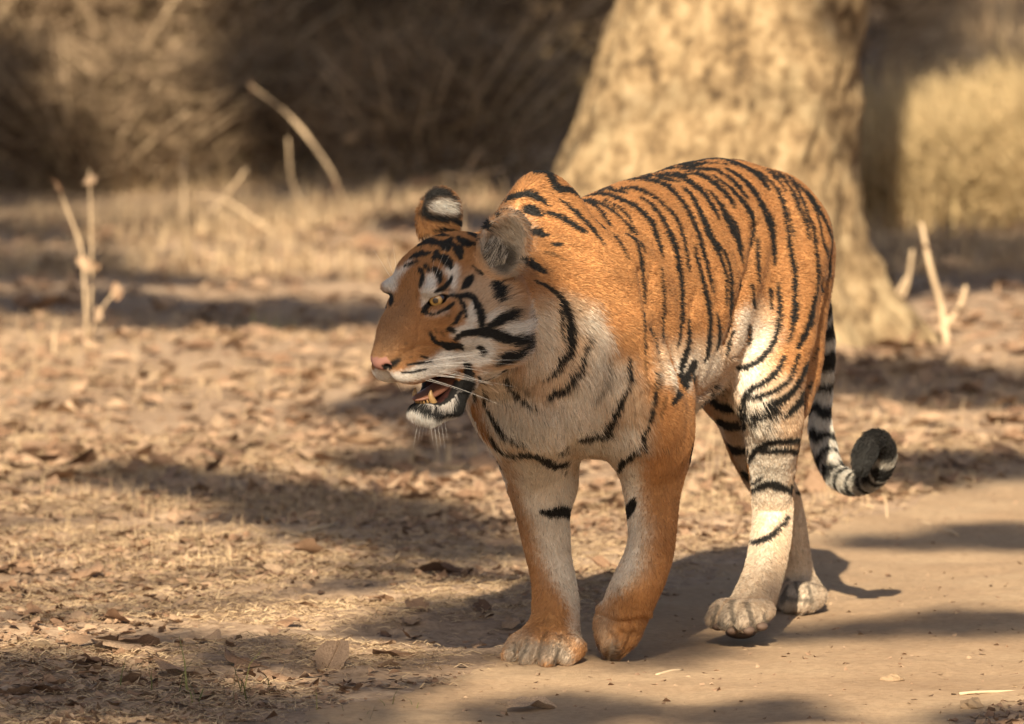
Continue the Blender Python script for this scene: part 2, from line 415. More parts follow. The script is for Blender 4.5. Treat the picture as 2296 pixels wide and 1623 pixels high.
def g_ground(nt,b):
    n1=noise(nt,1.6,8,.65); n2=noise(nt,38,8,.7); n3=noise(nt,240,4,.6)
    c=ramp(nt,n1,[(.3,(.26,.180,.120)),(.5,(.35,.250,.170)),(.72,(.43,.32,.225))])
    c=mixc(nt,c,ramp(nt,n2,[(.3,(.50,.46,.42)),(.62,(1.12,1.1,1.08))]),1.,'MULTIPLY'); nt.links.new(c,b.inputs['Base Color'])
    bump(nt,b,mixc(nt,n2,n3,.4),.7,.012)
def g_track(nt,b):
    n1=noise(nt,2.2,7,.6); n2=noise(nt,60,8,.7); n3=noise(nt,420,5,.7)
    c=ramp(nt,n1,[(.3,(.31,.210,.130)),(.5,(.37,.258,.162)),(.7,(.42,.305,.195))])
    c=mixc(nt,c,ramp(nt,n2,[(.32,(.78,.75,.72)),(.6,(1.06,1.05,1.04))]),1.,'MULTIPLY')
    c=mixc(nt,c,ramp(nt,n3,[(.28,(.62,.58,.55)),(.40,(1,1,1)),(.70,(1,1,1)),(.80,(1.35,1.33,1.3))]),.7,'MULTIPLY'); nt.links.new(c,b.inputs['Base Color'])
    bump(nt,b,mixc(nt,n2,n3,.5),.8,.010)
M_GROUND=mat('forest_floor',(.27,.18,.1),.95,.15,g_ground); M_TRACK=mat('dusty_track',(.32,.21,.12),.95,.12,g_track)
_gv=np.stack([_X,_Y,_Zg],-1).reshape(-1,3)
tag(add('ground',mesh_data('ground',_gv,grid_faces(len(GX),len(GY)),M_GROUND)),kind='structure')
# the track: its own sheet 4 mm proud, ragged edges
def make_track():
    ys=_axis(-60,110,14.6,19.6,.025,3); us=np.linspace(0,1,64)
    Yt=np.repeat(ys[:,None],64,1); e=track_edge(Yt); w0=.10*(vnoise(e,Yt,5,31)-.5)+.05*(vnoise(e,Yt,17,32)-.5); w1=.12*(vnoise(e+1.2,Yt,4,33)-.5)
    X=e+w0+us[None]*(1.22+w1-w0); Zt=ground_z(X,Yt)+.004
    edge=np.minimum(us,1-us)[None]; Zt=Zt-.012*np.clip(1-edge/.03,0,1)
    return mesh_data('dirt_track',np.stack([X,Yt,Zt],-1).reshape(-1,3),grid_faces(len(ys),64)[:,::-1],M_TRACK)
tag(add('dirt_track',make_track()),kind='structure')
# ===== the tiger's coat: stripes traced as curves, laid onto the skin ======
Z={'1':(773.9,371.4,.38156),'2':(1176.3,340.5,.3243),'3':(1021.5,804.8,.4387),'4':(1516.7,681.,.4766)}
def _pts(z,s):
    ox,oy,k=Z[z]; a=np.array([float(t) for t in s.replace(';',' ').replace(',',' ').split()]).reshape(-1,3)
    return np.stack([ox+k*a[:,0],oy+k*a[:,1],k*a[:,2]],1)
# zoom frame, then x,y,width triples; thigh-fold stroke is stripe plus painted shadow
STRIPES={'2':"""
70,150,25;130,130,40;180,190,45;225,255,45;300,262,35;390,310,25;470,365,22;540,450,20;610,570,15;680,680,10;715,740,4
230,325,10;300,375,22;370,440,24;440,510,22;500,580,16;545,645,6
130,420,14;210,440,30;300,485,32;370,530,30;420,560,10
0,295,25;60,310,35;120,340,30;160,375,8
0,400,40;50,410,45;95,440,20
40,560,20;90,560,40;150,575,18
190,640,25;250,640,15
0,720,30;60,770,24;130,820,8
470,340,12;560,385,18;640,440,18;700,510,18;750,600,16;790,700,18;805,800,20;810,900,18;815,1000,12;815,1100,12;820,1250,8;830,1400,6
540,345,8;640,390,12;710,450,14;750,550,12;800,640,8;825,700,4
430,300,12;560,300,22;650,330,24;740,370,24;810,430,28;870,500,26;910,590,24;935,680,16;945,740,6
935,800,6;945,900,12;950,1000,16;955,1100,14;945,1250,10;935,1330,4
790,320,8;850,355,18;910,420,24;960,500,28;1000,590,28;1040,690,26;1060,800,28;1075,900,26;1080,1000,28;1080,1100,24;1070,1230,18;1050,1350,6
650,262,10;760,262,18;860,300,18;950,370,16;1020,440,20;1065,520,22;1100,620,20;1115,740,14;1125,830,5
820,200,12;900,205,22;980,240,26;1050,310,26;1120,410,24;1165,500,24;1200,600,24;1235,720,22;1260,830,18;1280,900,14;1295,970,5
1080,245,10;1140,300,24;1190,380,28;1225,460,36;1265,560,38;1310,650,36;1340,720,22;1365,790,18;1385,860,12;1385,970,10;1385,1050,6
1320,630,14;1365,690,18;1400,770,16;1415,860,16;1420,960,18;1420,1060,16;1415,1150,8
970,160,14;1070,180,26;1150,225,28;1220,280,28;1270,350,26;1310,410,22;1330,460,10
1260,270,8;1310,320,20;1360,400,28;1390,470,34;1440,560,40;1475,640,32;1495,760,6
1400,440,12;1450,500,16;1475,570,12
960,140,16;1080,150,20;1200,160,22;1290,210,24;1360,270,26;1410,330,22;1440,385,10
1290,165,8;1360,215,16;1440,280,22;1510,360,28;1555,430,28;1575,500,24;1570,570,18;1550,640,8
1010,120,16;1150,125,18;1290,125,16;1390,170,22;1470,240,24;1510,290,18;1535,320,8
1380,115,8;1470,165,22;1550,240,28;1610,330,28;1650,410,32;1685,480,40;1705,580,34;1715,680,26;1718,780,8
1060,95,14;1200,75,20;1350,72,22;1470,90,26;1560,130,30;1630,190,28;1680,260,12
1540,90,6;1640,160,14;1720,240,18;1770,330,22;1790,430,20;1810,550,22;1830,680,24;1850,780,28;1860,880,30;1860,1000,26;1850,1100,22;1840,1200,18;1820,1290,10
1770,330,6;1810,430,8;1840,520,8;1855,600,4
1560,75,10;1660,120,18;1740,190,18;1795,280,6
1700,115,8;1790,200,18;1860,310,22;1900,420,20;1940,510,18;1960,600,6
1760,125,6;1850,220,14;1910,330,16;1950,440,16;1990,560,18;2010,700,18;2020,820,16;2010,950,14;1990,1050,18;1960,1150,20;1930,1250,30;1880,1350,26
1800,150,6;1920,270,14;1990,370,18;2030,480,14;2050,600,12;2090,720,12;2110,800,5
1900,210,10;2010,370,20;2080,500,16;2120,600,10;2135,720,6
1280,65,12;1400,50,14;1550,60,12;1700,95,14;1800,150,8
430,295,12;560,262,14;620,275,16;700,290,10
600,215,12;700,200,22;800,190,22;860,170,18;960,165,12
870,155,10;960,190,18;1060,210,6
1060,95,14;1160,100,26;1260,70,18
1600,600,8;1600,700,22;1605,800,24;1612,900,8
1555,920,14;1570,1000,18;1585,1080,12
1690,950,18;1695,1080,14
1740,910,16;1750,1000,26;1755,1100,28;1745,1200,30;1715,1310,30;1660,1400,30;1580,1460,34;1500,1490,36;1460,1485,14
1550,1200,22;1548,1290,22;1535,1330,8
1165,640,6;1180,730,20;1210,850,24;1240,960,24;1265,1060,26;1275,1160,26;1270,1280,26;1260,1400,22;1240,1450,8
1130,1150,8;1125,1250,20;1115,1350,26;1080,1480,34;1050,1600,34
1320,1110,10;1335,1200,20;1340,1290,20;1320,1370,8
1165,1460,30;1130,1540,36;1090,1620,36
1440,1240,14;1410,1310,22;1385,1400,16
70,890,12;150,930,22;215,980,26;255,1060,40;290,1150,50;305,1230,55;290,1330,50;250,1420,45;200,1500,35;120,1550,10
225,1080,10;240,1180,18;250,1280,14
430,1240,8;415,1330,22;380,1430,30;330,1530,34;280,1620,36
""",'3':"""
230,50,22;290,140,22;350,200,20;410,240,8
110,90,10;140,180,14;190,290,16;260,365,18;360,415,6
165,350,12;200,420,18;260,460,26;330,470,30;400,480,34;450,505,36;510,535,30;590,520,14
600,70,28;560,130,30;510,160,34;470,185,20
885,0,16;880,100,18;850,200,24;800,290,30;750,355,32;690,380,28;635,390,24
1025,70,8;1015,180,14;990,300,18;950,390,22;900,470,28;850,520,34;820,575,8
430,775,8;490,785,40;550,770,50;612,790,45
910,725,30;885,760,44;862,798,20
1210,20,34;1160,130,40;1110,220,20
""",'4':"""
560,0,18;545,100,18;515,180,6
640,0,16;620,100,18;570,210,6
500,250,14;470,310,22;420,360,24;350,400,24;310,450,22;300,500,8
570,240,10;550,300,14;520,360,16;470,400,20;400,430,18;340,440,8
660,210,10;610,290,18;570,370,22;520,430,28;440,475,34;370,505,36;320,545,12
630,370,10;600,420,24;550,490,26;490,530,26;400,550,8
590,630,26;530,640,22;450,645,26;390,670,28;335,730,16
580,685,18;500,685,24;400,690,20
545,875,26;490,855,34;420,845,34;352,872,20
360,835,12;400,810,10
520,1000,16;490,1040,20;440,1090,22;380,1115,22;350,1105,6
140,420,14;200,475,34;280,490,36;310,495,30
190,540,20;240,570,36;310,570,34
215,640,18;260,680,34;320,690,28
300,790,30;335,810,30
545,850,16;570,880,12
""",'1':"""
520,385,10;580,375,18;650,385,12
440,430,10;500,415,20;590,420,8
420,485,10;480,460,34;560,465,24;600,440,10
550,470,20;590,490,40;610,440,20
375,560,10;430,535,26;490,525,10
345,605,6;400,585,14;420,580,8
510,560,20;525,520,24;540,510,10
650,430,20;690,460,40;750,470,10
690,370,16;730,400,26;790,435,8
625,470,20;655,510,52;665,540,36
540,545,30;580,570,50;610,600,34
515,620,24;545,650,36;545,690,16
430,620,14;450,650,20;440,700,16;435,725,8
460,600,12;485,625,12
620,660,10;600,700,20;560,730,20;520,745,10
730,665,26;705,700,40;675,735,10
740,600,14;790,640,16
852,715,40;865,760,54;877,805,30
455,860,22;480,830,24;510,800,16;540,772,12;600,768,14;640,780,14
470,872,16;520,880,10;570,862,12;605,835,22;630,812,14
640,775,18;720,775,30;760,820,36;780,880,36;785,940,30;780,970,20
660,790,14;690,840,20;695,900,8
665,870,16;640,920,18;620,935,8
600,960,20;630,975,16
495,985,12;520,1030,24;545,1050,16
560,1040,20;600,1060,36;650,1055,30;680,1080,10
640,1020,24;680,990,30;740,985,34;800,985,50;850,990,50;920,1020,46;1005,1055,50
830,950,30;870,920,40;920,890,44;960,870,20
1040,960,30;1060,1010,36;1065,1060,14
850,1160,30;900,1120,60;960,1100,40;1040,1080,16
770,1065,16;800,1080,24;790,1110,14
330,1215,6;400,1210,10;470,1195,6
360,1170,6;430,1160,9;500,1150,5
440,1122,8;470,1130,8
650,330,20;720,345,40;760,330,10
760,340,30;830,350,50
800,275,24;850,270,30;890,290,20
880,230,14;960,195,26;1060,165,30;1120,185,34;1190,235,10
1060,240,30;1100,260,50;1140,290,20
1090,390,20;1130,400,40;1180,410,20
1040,540,30;1100,590,26;1170,630,8
245,750,10;262,770,26;270,800,22;262,830,8
700,1165,30;718,1230,50;705,1320,66;668,1405,66;600,1440,40;500,1425,30;410,1392,20
"""}
THIN={'2':"130,695,14;200,715,16;265,750,6",'3':"250,50,10;320,110,12;380,150,6\n965,0,10;975,150,6\n1070,180,8;1055,260,8;1045,300,5\n790,0,12;770,90,12;720,190,12;690,215,6\n470,1395,10;440,1440,10;430,1530,8\n370,1430,12;360,1480,10;330,1530,8\n540,1420,8;530,1480,10;500,1550,10\n300,1440,8;310,1520,8",  # thin coat marks; strokes on the paws paint in the shade between toes
 '4':"265,1395,16;258,1440,16;270,1490,16\n335,1410,16;345,1460,16;355,1500,18\n195,1420,12;175,1480,14;170,1530,14\n405,1450,10;430,1510,14\n190,1490,14;250,1520,14;330,1525,14;420,1510,12\n520,1300,20;510,1360,20;500,1400,16\n560,1310,10;580,1390,12\n620,1330,12;640,1400,14\n500,1375,12;560,1390,14;640,1395,12",
 '1':"530,740,8;600,740,8;640,760,6\n590,880,10;605,890,8\n555,980,8;575,1000,7\n520,965,8;530,985,6\n350,1050,12;352,1052,10\n435,1120,9;440,1122,9\n380,1125,8;384,1127,8"}
BLACKPOLY={'1':["440,262 462,170 505,130 545,118 610,138 650,190 682,285 655,335 560,332 480,318 432,290",
 "252,1150 300,1130 330,1125 325,1150 290,1185 250,1200 240,1175"]}
WHITEPOLY={'1':["485,215 540,190 600,192 645,215 665,265 640,290 560,280 490,268","455,690 470,650 505,630 530,660 525,720 560,745 640,755 640,775 540,765 500,790 455,845 440,830 445,740","560,620 610,590 660,600 665,650 640,740 610,735 600,690 590,650",
 "225,735 210,690 240,655 300,630 345,590 375,565 392,575 350,625 310,680 295,760 255,745","470,870 560,872 600,850 600,870 540,890 480,885","600,1000 640,950 740,930 770,960 700,985 640,1010","700,860 745,800 765,860 770,930 700,930","800,890 860,850 900,860 840,920 810,950",
 "860,960 920,920 1000,930 1030,990 990,1030 900,1000","660,1010 830,1010 860,1050 830,1150 760,1190 700,1160 660,1090","330,1210 420,1160 520,1120 560,1060 660,1090 700,1165 560,1230 420,1260 340,1275 280,1260 255,1215",
 "390,1400 470,1430 620,1450 690,1420 680,1480 600,1530 520,1560 440,1500","1040,870 1110,900 1120,1000 1080,1080 1000,1140 900,1170 1030,1080 1060,960","110,1175 160,1172 200,1192 245,1204 275,1230 300,1290 240,1290 170,1270 110,1230"],
 '2':["100,1100 180,1080 210,1300 190,1450 80,1540 0,1560 0,1100","330,1150 480,1080 560,1250 570,1400 540,1620 300,1620 400,1480 440,1300","950,1480 1160,1380 1270,1420 1360,1400 1400,1480 1240,1620 960,1620","1480,1080 1540,1060 1600,1180 1720,1260 1660,1380 1560,1440 1430,1440 1440,1290","1440,1500 1640,1420 1600,1620 1440,1620"],
 '3':["110,60 240,60 440,240 560,180 640,60 860,30 840,200 720,340 940,330 900,440 830,520 720,480 600,460 560,520 440,480 300,440 200,420 140,240","270,480 420,500 600,560 602,1000 640,1120 650,1460 600,1400 590,1280 500,1130 430,920 360,760","840,540 930,520 960,900 930,1060 880,1160 800,1200 735,1240 790,1120 850,980 872,860"],
 '4':["270,330 420,370 380,420 480,440 460,580 460,620 560,700 520,840 530,900 510,1000 440,1110 350,1130 330,700","340,1120 440,1120 430,1240 330,1300 290,1390 250,1385 310,1260","540,960 600,960 640,1290 560,1290 540,1120"]}
CREAMPOLY={'1':["700,640 840,640 960,820 1110,900 1090,1060 860,1180 700,980 690,840 640,740","760,560 830,400 960,250 1080,320 1080,400 1040,600 930,690"],
 '2':["0,1020 240,980 470,1060 540,1180 580,1320 640,1620 0,1620","900,1320 1420,1280 1420,1620 900,1620","1470,1100 1640,1020 1780,1230 1720,1420 1600,1620 1440,1620"],
 '3':["100,40 900,0 1000,330 960,560 1010,900 960,1120 760,1260 600,1280 480,1160 300,720 200,430","260,1380 380,1360 400,1550 260,1550","480,1420 600,1440 600,1560 480,1560","722,1290 795,1300 782,1420 790,1540 755,1535 725,1420"],
 '4':["120,380 320,420 340,800 250,760 190,540","260,200 600,380 600,900 540,1100 520,1300 460,1480 160,1560 150,1400 300,1250 330,700","480,860 620,960 680,1420 480,1420"]}
GREYPOLY={'1':["800,420 880,330 970,270 1060,330 1070,420 1020,470 1000,640 930,690 860,620 800,530"],'3':["770,1440 850,1440 830,1545 760,1545","260,1460 400,1440 600,1480 600,1560 260,1560"],'4':["170,1400 440,1420 440,1540 170,1560","490,1290 640,1290 660,1410 490,1410"]}
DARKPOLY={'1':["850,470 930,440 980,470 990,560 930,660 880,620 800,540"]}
PW,PH=2300,1640
def cr(P,n=5):
    if len(P)<3: return P
    E=np.vstack([2*P[0]-P[1],P,2*P[-1]-P[-2]]); o=[]
    for i in range(len(P)-1):
        a,b,c,d=E[i:i+4]
        for t in np.arange(n)/n: o.append(.5*(2*b+(c-a)*t+(2*a-5*b+4*c-d)*t*t+(3*b-a-3*c+d)*t**3))
    return np.vstack(o+[P[-1:]])
_gy,_gx=np.mgrid[0:PH,0:PW].astype(np.float32)
_rag=((vnoise(_gx,_gy,.16,3)-.5)*2.6+(vnoise(_gx,_gy,.45,4)-.5)*2.4).astype(np.float32)
def draw(A,P,gain=1.,soft=2.2):
    P=cr(P); P[:,2]=P[:,2]*1.12+.8
    for a,b in zip(P[:-1],P[1:]):
        w=max(a[2],b[2])/2+6
        x0,x1=int(max(0,min(a[0],b[0])-w)),int(min(PW,max(a[0],b[0])+w+2)); y0,y1=int(max(0,min(a[1],b[1])-w)),int(min(PH,max(a[1],b[1])+w+2))
        if x1<=x0 or y1<=y0: continue
        gx=_gx[y0:y1,x0:x1]; gy=_gy[y0:y1,x0:x1]; d=b[:2]-a[:2]; L=d@d+1e-6
        t=np.clip(((gx-a[0])*d[0]+(gy-a[1])*d[1])/L,0,1); r=(a[2]+(b[2]-a[2])*t)/2
        dd=np.hypot(gx-a[0]-t*d[0],gy-a[1]-t*d[1])
        m=np.clip((r+.6-dd+_rag[y0:y1,x0:x1]*np.clip(r/4,.3,1))/soft+.5,0,1)*gain*np.clip(r/1.2+.25,.3,1)
        A[y0:y1,x0:x1]=np.maximum(A[y0:y1,x0:x1],m)
def polyfill(A,P):
    x0,y0=np.floor(P.min(0)).astype(int); x1,y1=np.ceil(P.max(0)).astype(int)+1
    x0,y0=max(x0,0),max(y0,0); gx=_gx[y0:y1,x0:x1]; gy=_gy[y0:y1,x0:x1]; ins=np.zeros(gx.shape,bool)
    for (ax,ay),(bx,by) in zip(P,np.roll(P,-1,0)):
        if ay==by: continue
        ins^=((ay>gy)!=(by>gy))&(gx<(bx-ax)*(gy-ay)/(by-ay)+ax)
    A[y0:y1,x0:x1]=np.maximum(A[y0:y1,x0:x1],ins)
def blur(A,r,it=3):
    for _ in range(it):
        for ax in (0,1):
            c=np.cumsum(np.pad(A,[(r+1,r) if k==ax else (0,0) for k in (0,1)],mode='edge'),axis=ax,dtype=np.float64); n=A.shape[ax]
            A=(np.take(c,np.arange(2*r+1,2*r+1+n),axis=ax)-np.take(c,np.arange(0,n),axis=ax))/(2*r+1)
    return A.astype(np.float32)
def _polys(D,r):
    A=np.zeros((PH,PW),np.float32)
    for z,L in D.items():
        ox,oy,k=Z[z]
        for s in L:
            a=np.array([float(t) for t in s.replace(',',' ').split()]).reshape(-1,2); polyfill(A,a*k+np.array([ox,oy]))
    return blur(A,r)
BLK=np.zeros((PH,PW),np.float32)
for z,s in STRIPES.items():
    for ln in s.strip().split('\n'): draw(BLK,_pts(z,ln))
for z,s in THIN.items():
    for ln in s.strip().split('\n'): draw(BLK,_pts(z,ln),.6 if z=='4' else .5,2.6)
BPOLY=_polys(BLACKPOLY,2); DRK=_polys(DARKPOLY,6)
WPOLY0={'1':WHITEPOLY['1']}; WHT=np.maximum(_polys(WPOLY0,3),_polys({k:v for k,v in WHITEPOLY.items() if k!='1'},7))
EARSPOT=_polys({'1':WHITEPOLY['1'][:1]},3)
CRM=_polys(CREAMPOLY,11); GRY=_polys(GREYPOLY,5)
def samp(A,xy):
    x=np.clip(xy[:,0],0,PW-2);y=np.clip(xy[:,1],0,PH-2);i=x.astype(int);j=y.astype(int);u=x-i;v=y-j
    return (A[j,i]*(1-u)+A[j,i+1]*u)*(1-v)+(A[j+1,i]*(1-u)+A[j+1,i+1]*u)*v
# ---- skin
V_,Q_=polygonise(.0038)
# keep only the connected body (drop stray specks), smooth normals from the field
def components(n,q):
    lab=np.arange(n)
    while True:
        m=lab[q].min(1); l2=lab.copy(); np.minimum.at(l2,q.ravel(),np.repeat(m,4)); l2=l2[l2]
        if (l2==lab).all(): return lab
        lab=l2
_lab=components(len(V_),Q_); _main=np.bincount(_lab).argmax(); _keep=_lab==_main
_new=np.cumsum(_keep)-1; Q_=_new[Q_[_keep[Q_].all(1)]]; V_=V_[_keep]
def vnormals(v,q):
    n=np.cross(v[q[:,2]]-v[q[:,0]],v[q[:,3]]-v[q[:,1]]); o=np.zeros_like(v)
    for k in range(4): np.add.at(o,q[:,k],n)
    return o/(np.linalg.norm(o,axis=1,keepdims=True)+1e-12)
# one light smoothing pass takes the voxel steps out
def relax(v,q,it,lam):
    for _ in range(it):
        s=np.zeros_like(v); c=np.zeros(len(v))
        for a,b in ((0,1),(1,2),(2,3),(3,0)):
            np.add.at(s,q[:,a],v[q[:,b]]); np.add.at(c,q[:,a],1)
        v=v+lam*(s/np.maximum(c,1)[:,None]-v)
    return v
V_=relax(V_,Q_,2,.5)
# skin folds and muscle relief
_N0=vnormals(V_,Q_); _P0=proj(to_world(V_)); _v0=(CAM-to_world(V_)); _v0=to_local(_v0+TA); _fc=(_N0*(_v0/np.linalg.norm(_v0,axis=1,keepdims=True))).sum(1)
def fold(z,s,depth,sig,f0,f1,lip=.5):
    global V_
    P=cr(_pts(z,s),4)[:,:2]; m=(V_[:,0]>f0)&(V_[:,0]<f1)&(_fc>0); q=_P0[m]; best=np.full(len(q),1e9); side=np.zeros(len(q))
    for a,b in zip(P[:-1],P[1:]):
        d=b-a; t=np.clip(((q[:,0]-a[0])*d[0]+(q[:,1]-a[1])*d[1])/(d@d),0,1); ex=q[:,0]-a[0]-t*d[0]; ey=q[:,1]-a[1]-t*d[1]; e=np.hypot(ex,ey); u=e<best; best[u]=e[u]; side[u]=(ex*-d[1]+ey*d[0])[u]
    w=-depth*np.exp(-(best/sig)**2)+lip*depth*np.exp(-((best-2.2*sig)/(1.2*sig))**2)*(side<0)
    V_[m]+=_N0[m]*w[:,None]
fold('2','1585,520,1;1590,620,1;1560,760,1;1520,900,1;1480,1050,1;1445,1200,1;1400,1330,1',.009,10,-.85,-.2)
fold('2','800,820,1;815,950,1;845,1090,1;880,1200,1;930,1340,1;965,1480,1;972,1600,1',.009,10,-.25,.2,-.5)
fold('2','880,880,1;870,980,1;860,1060,1',.005,12,-.3,.1)
fold('2','1180,980,1;1150,1060,1;1140,1130,1',.003,9,-.5,-.1); fold('2','1300,840,1;1330,960,1;1330,1060,1',.003,10,-.6,-.1)
fold('2','2060,900,1;2030,1050,1;1990,1180,1;1930,1300,1',.004,10,-1.,-.5); fold('3','560,200,1;560,330,1;590,440,1',.006,22,0,.4)
fold('1','455,880,1;430,960,1;420,1040,1;400,1090,1',.0022,7,.3,1.); fold('1','335,1110,1;400,1075,1;470,1050,1;530,1060,1;570,1090,1',.0022,6,.3,1.)
fold('1','640,860,1;600,930,1;540,980,1',.0018,7,.3,1.); fold('1','440,640,1;430,720,1;420,800,1',.0018,8,.3,1.)
for _ln in ('728,1300,1;790,1328,1;870,1342,1;970,1322,1','792,1405,1;782,1470,1;776,1525,1','846,1395,1;826,1470,1;806,1530,1','905,1390,1;872,1460,1;836,1520,1'): fold('3',_ln,.0052,6,-.25,.12)
for _ln in ('400,1400,1;395,1460,1;388,1540,1','462,1400,1;465,1470,1;462,1550,1','525,1405,1;530,1470,1;525,1550,1'): fold('3',_ln,.004,5,-.1,.2,0)
V_+=_N0*((.0035*(vnoise(V_[:,0]+V_[:,1],V_[:,2]-.5*V_[:,1],11,61)-.5)+.002*(vnoise(V_[:,0]*1.6+V_[:,1],V_[:,2]*.7,26,62)-.5))*(np.clip((V_[:,2]-.1)/.1,0,1)*np.clip((.42-V_[:,0])/.05,0,1)))[:,None]
NV=vnormals(V_,Q_)
WV=to_world(V_); PXV=proj(WV)
ZB=np.full((PH//4+2,PW//4+2),1e9)
_qc=WV[Q_].mean(1); 
for pp in (PXV,proj(_qc)):
    i=np.clip((pp[:,0]/4).astype(int),0,PW//4); j=np.clip((pp[:,1]/4).astype(int),0,PH//4); np.minimum.at(ZB,(j,i),pp[:,2])
ZB2=ZB.copy()
for dx in (-1,0,1):
    for dy in (-1,0,1): ZB2=np.minimum(ZB2,np.roll(np.roll(ZB,dx,1),dy,0))
CAML=to_local(CAM[None])[0]
def visible(q,n,px):
    i=np.clip((px[:,0]/4).astype(int),0,PW//4); j=np.clip((px[:,1]/4).astype(int),0,PH//4)
    v=CAML-q; v/=np.linalg.norm(v,axis=1,keepdims=True)
    return (px[:,2]<ZB2[j,i]+.028)&((n*v).sum(1)>-.15)
def segd(p,ch): 
    d=None
    for (a,ra),(b,rb) in zip(ch[:-1],ch[1:]):
        e=d_rc(p,a,b,ra,rb); d=e if d is None else np.minimum(d,e)
    return d
def tail_param(p):
    pts=np.array([a for a,_ in TAIL_CH]); L=np.r_[0,np.cumsum(np.linalg.norm(np.diff(pts,axis=0),axis=1))]
    best=np.full(len(p),1e9); s=np.zeros(len(p)); tn=np.zeros((len(p),3))
    for i in range(len(pts)-1):
        ba=pts[i+1]-pts[i]; l=np.linalg.norm(ba); t=np.clip((p-pts[i])@ba/l**2,0,1); d=np.linalg.norm(p-pts[i]-t[:,None]*ba,axis=1)
        m=d<best; best[m]=d[m]; s[m]=(L[i]+t*l)[m]; tn[m]=ba/l
    return best,s,tn,L[-1]
ORANGE=np.array([.385,.188,.070]); DEEP=np.array([.32,.148,.052]); CREAM=np.array([.58,.45,.32]); WHITE=np.array([.68,.63,.55]); FACEW=np.array([.70,.67,.62]); BLACK=np.array([.008,.007,.006]); GREY=np.array([.25,.215,.175])
TAIL_BANDS=[.10,.165,.215,.285,.335,.395,.455,.515,.565,.61,.65,.685,.72,.757,.793,.828]
def coat(q,n):
    """base colour of the coat at local points q with normals n"""
    px=proj(to_world(q)); vis=visible(q,n,px)
    qm=q.copy(); qm[:,1]*=-1; nm=n.copy(); nm[:,1]*=-1; pm=proj(to_world(qm)); vm=visible(qm,nm,pm)
    hq=to_head(q); ishead=(((hq-np.array([-3,0,-6]))/np.array([19,15,19]))**2).sum(1)<1
    hm=hq.copy(); hm[:,1]*=-1; qh=HE+hm@HM/100; ph=proj(to_world(qh)); 
    pm=np.where(ishead[:,None],ph,pm); vm=np.where(ishead,(hq[:,1]<0),vm)
    use=np.where(vis[:,None],px[:,:2],pm[:,:2]); ok=vis|vm
    jt=np.where(ishead,.35,1.)[:,None]; use2=use+jt*(RNG.normal(0,5.5,use.shape)+14*np.stack([vnoise(q[:,0]+q[:,1],q[:,2],30,81)-.5,vnoise(q[:,0]-q[:,1],q[:,2],30,82)-.5],1))
    blk=samp(BLK,use+.12*(use2-use)*np.where(ishead,.5,1.)[:,None])*ok; wht=samp(WHT,use2)*ok; crm=samp(CRM,use2)*ok; gry=samp(GRY,use2)*ok
    f,l,z=q.T
    # elsewhere: quiet stripes round the trunk, pale underside
    no=~ok; st=np.sin((f*8.5+.9*np.sin(z*6+f*4)+.25*np.sin(z*23))*6.283)
    blk=np.where(no,np.clip((st-.62)*6,0,1)*(z>.28),blk)
    und=np.clip((-n[:,2]-.25)*2.2,0,1)*(z>.3)+np.clip((-l*np.sign(l)*0+ (n[:,1]*-np.sign(l))-.35)*1.8,0,1)*(z<.5)
    crm=np.where(no,np.clip(und,0,1),crm); wht=np.where(no,np.clip(und,0,1)*.6,wht)
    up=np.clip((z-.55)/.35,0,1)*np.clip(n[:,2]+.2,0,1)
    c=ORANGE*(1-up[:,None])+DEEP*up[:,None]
    c=c*(1-.72*crm[:,None])+CREAM*.72*crm[:,None]
    wm=(wht*np.where(ishead,.9,np.where(z>.5,.62,.8)))[:,None]; c=c*(1-wm)+np.where(ishead[:,None],FACEW,WHITE)*wm
    c=c*(1-.75*gry[:,None])+GREY*.75*gry[:,None]
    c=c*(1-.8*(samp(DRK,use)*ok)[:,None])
    bp=samp(BPOLY,use)*vis*(1-samp(EARSPOT,use)); blk=np.maximum(blk,bp)
    sp=(samp(EARSPOT,use)*vis)[:,None]; c=c*(1-sp)+WHITE*.8*sp
    jw=ishead*np.clip((-16.6-hq[:,2])/1.0,0,1)*np.clip((hq[:,0]+9)/4,0,1)
    c=c*(1-.85*jw[:,None])+FACEW*.8*.85*jw[:,None]; blk=blk*np.where((jw>.5)&(hq[:,2]<-21.3),0,1)
    hf=np.clip((-.30-f)/.05,0,1)*np.clip((.30-z)/.05,0,1); c=c*(1-.75*hf[:,None])+CREAM*.95*.75*hf[:,None]
    hp_=hf*np.clip((.075-z)/.02,0,1); c=c*(1-.5*hp_[:,None])+GREY*.5*hp_[:,None]
    # tail
    best,s,tn,LT=tail_param(q); it=(best<.036)&(s>.16)
    tb=np.zeros(len(q)); wob=.008*np.sin(q[:,1]*140+q[:,0]*90)
    t=s/LT
    for k,b in enumerate(TAIL_BANDS): tb=np.maximum(tb,np.clip((.0165+(.004 if k<6 else -.002)-np.abs(t+wob-b))/.006,0,1))
    tb=np.maximum(tb,np.clip((t-.855)/.02,0,1))
    tc=np.where((t>.25)[:,None],WHITE*.78,CREAM*.8)
    c=np.where(it[:,None],tc,c); blk=np.where(it,tb,blk)
    br=ishead*np.clip((hq[:,0]-1)/5,0,1)*np.clip((5.0-np.abs(hq[:,1]))/3,0,1)*np.clip((hq[:,2]+11)/3,0,1)*(1-wht)
    c=c*(1-.55*br[:,None])+np.array([.27,.165,.090])*.55*br[:,None]
    # mouth lining and lips
    g=hq.copy(); g[:,1]*=.55; md=mouth_d(g)
    inm=ishead&(md<.22)&(hq[:,0]<8)
    lip=ishead&(md<np.where(hq[:,0]>-.5,.7,1.0))&(md>=.22)&(hq[:,2]<-16.0)&(hq[:,0]<5)
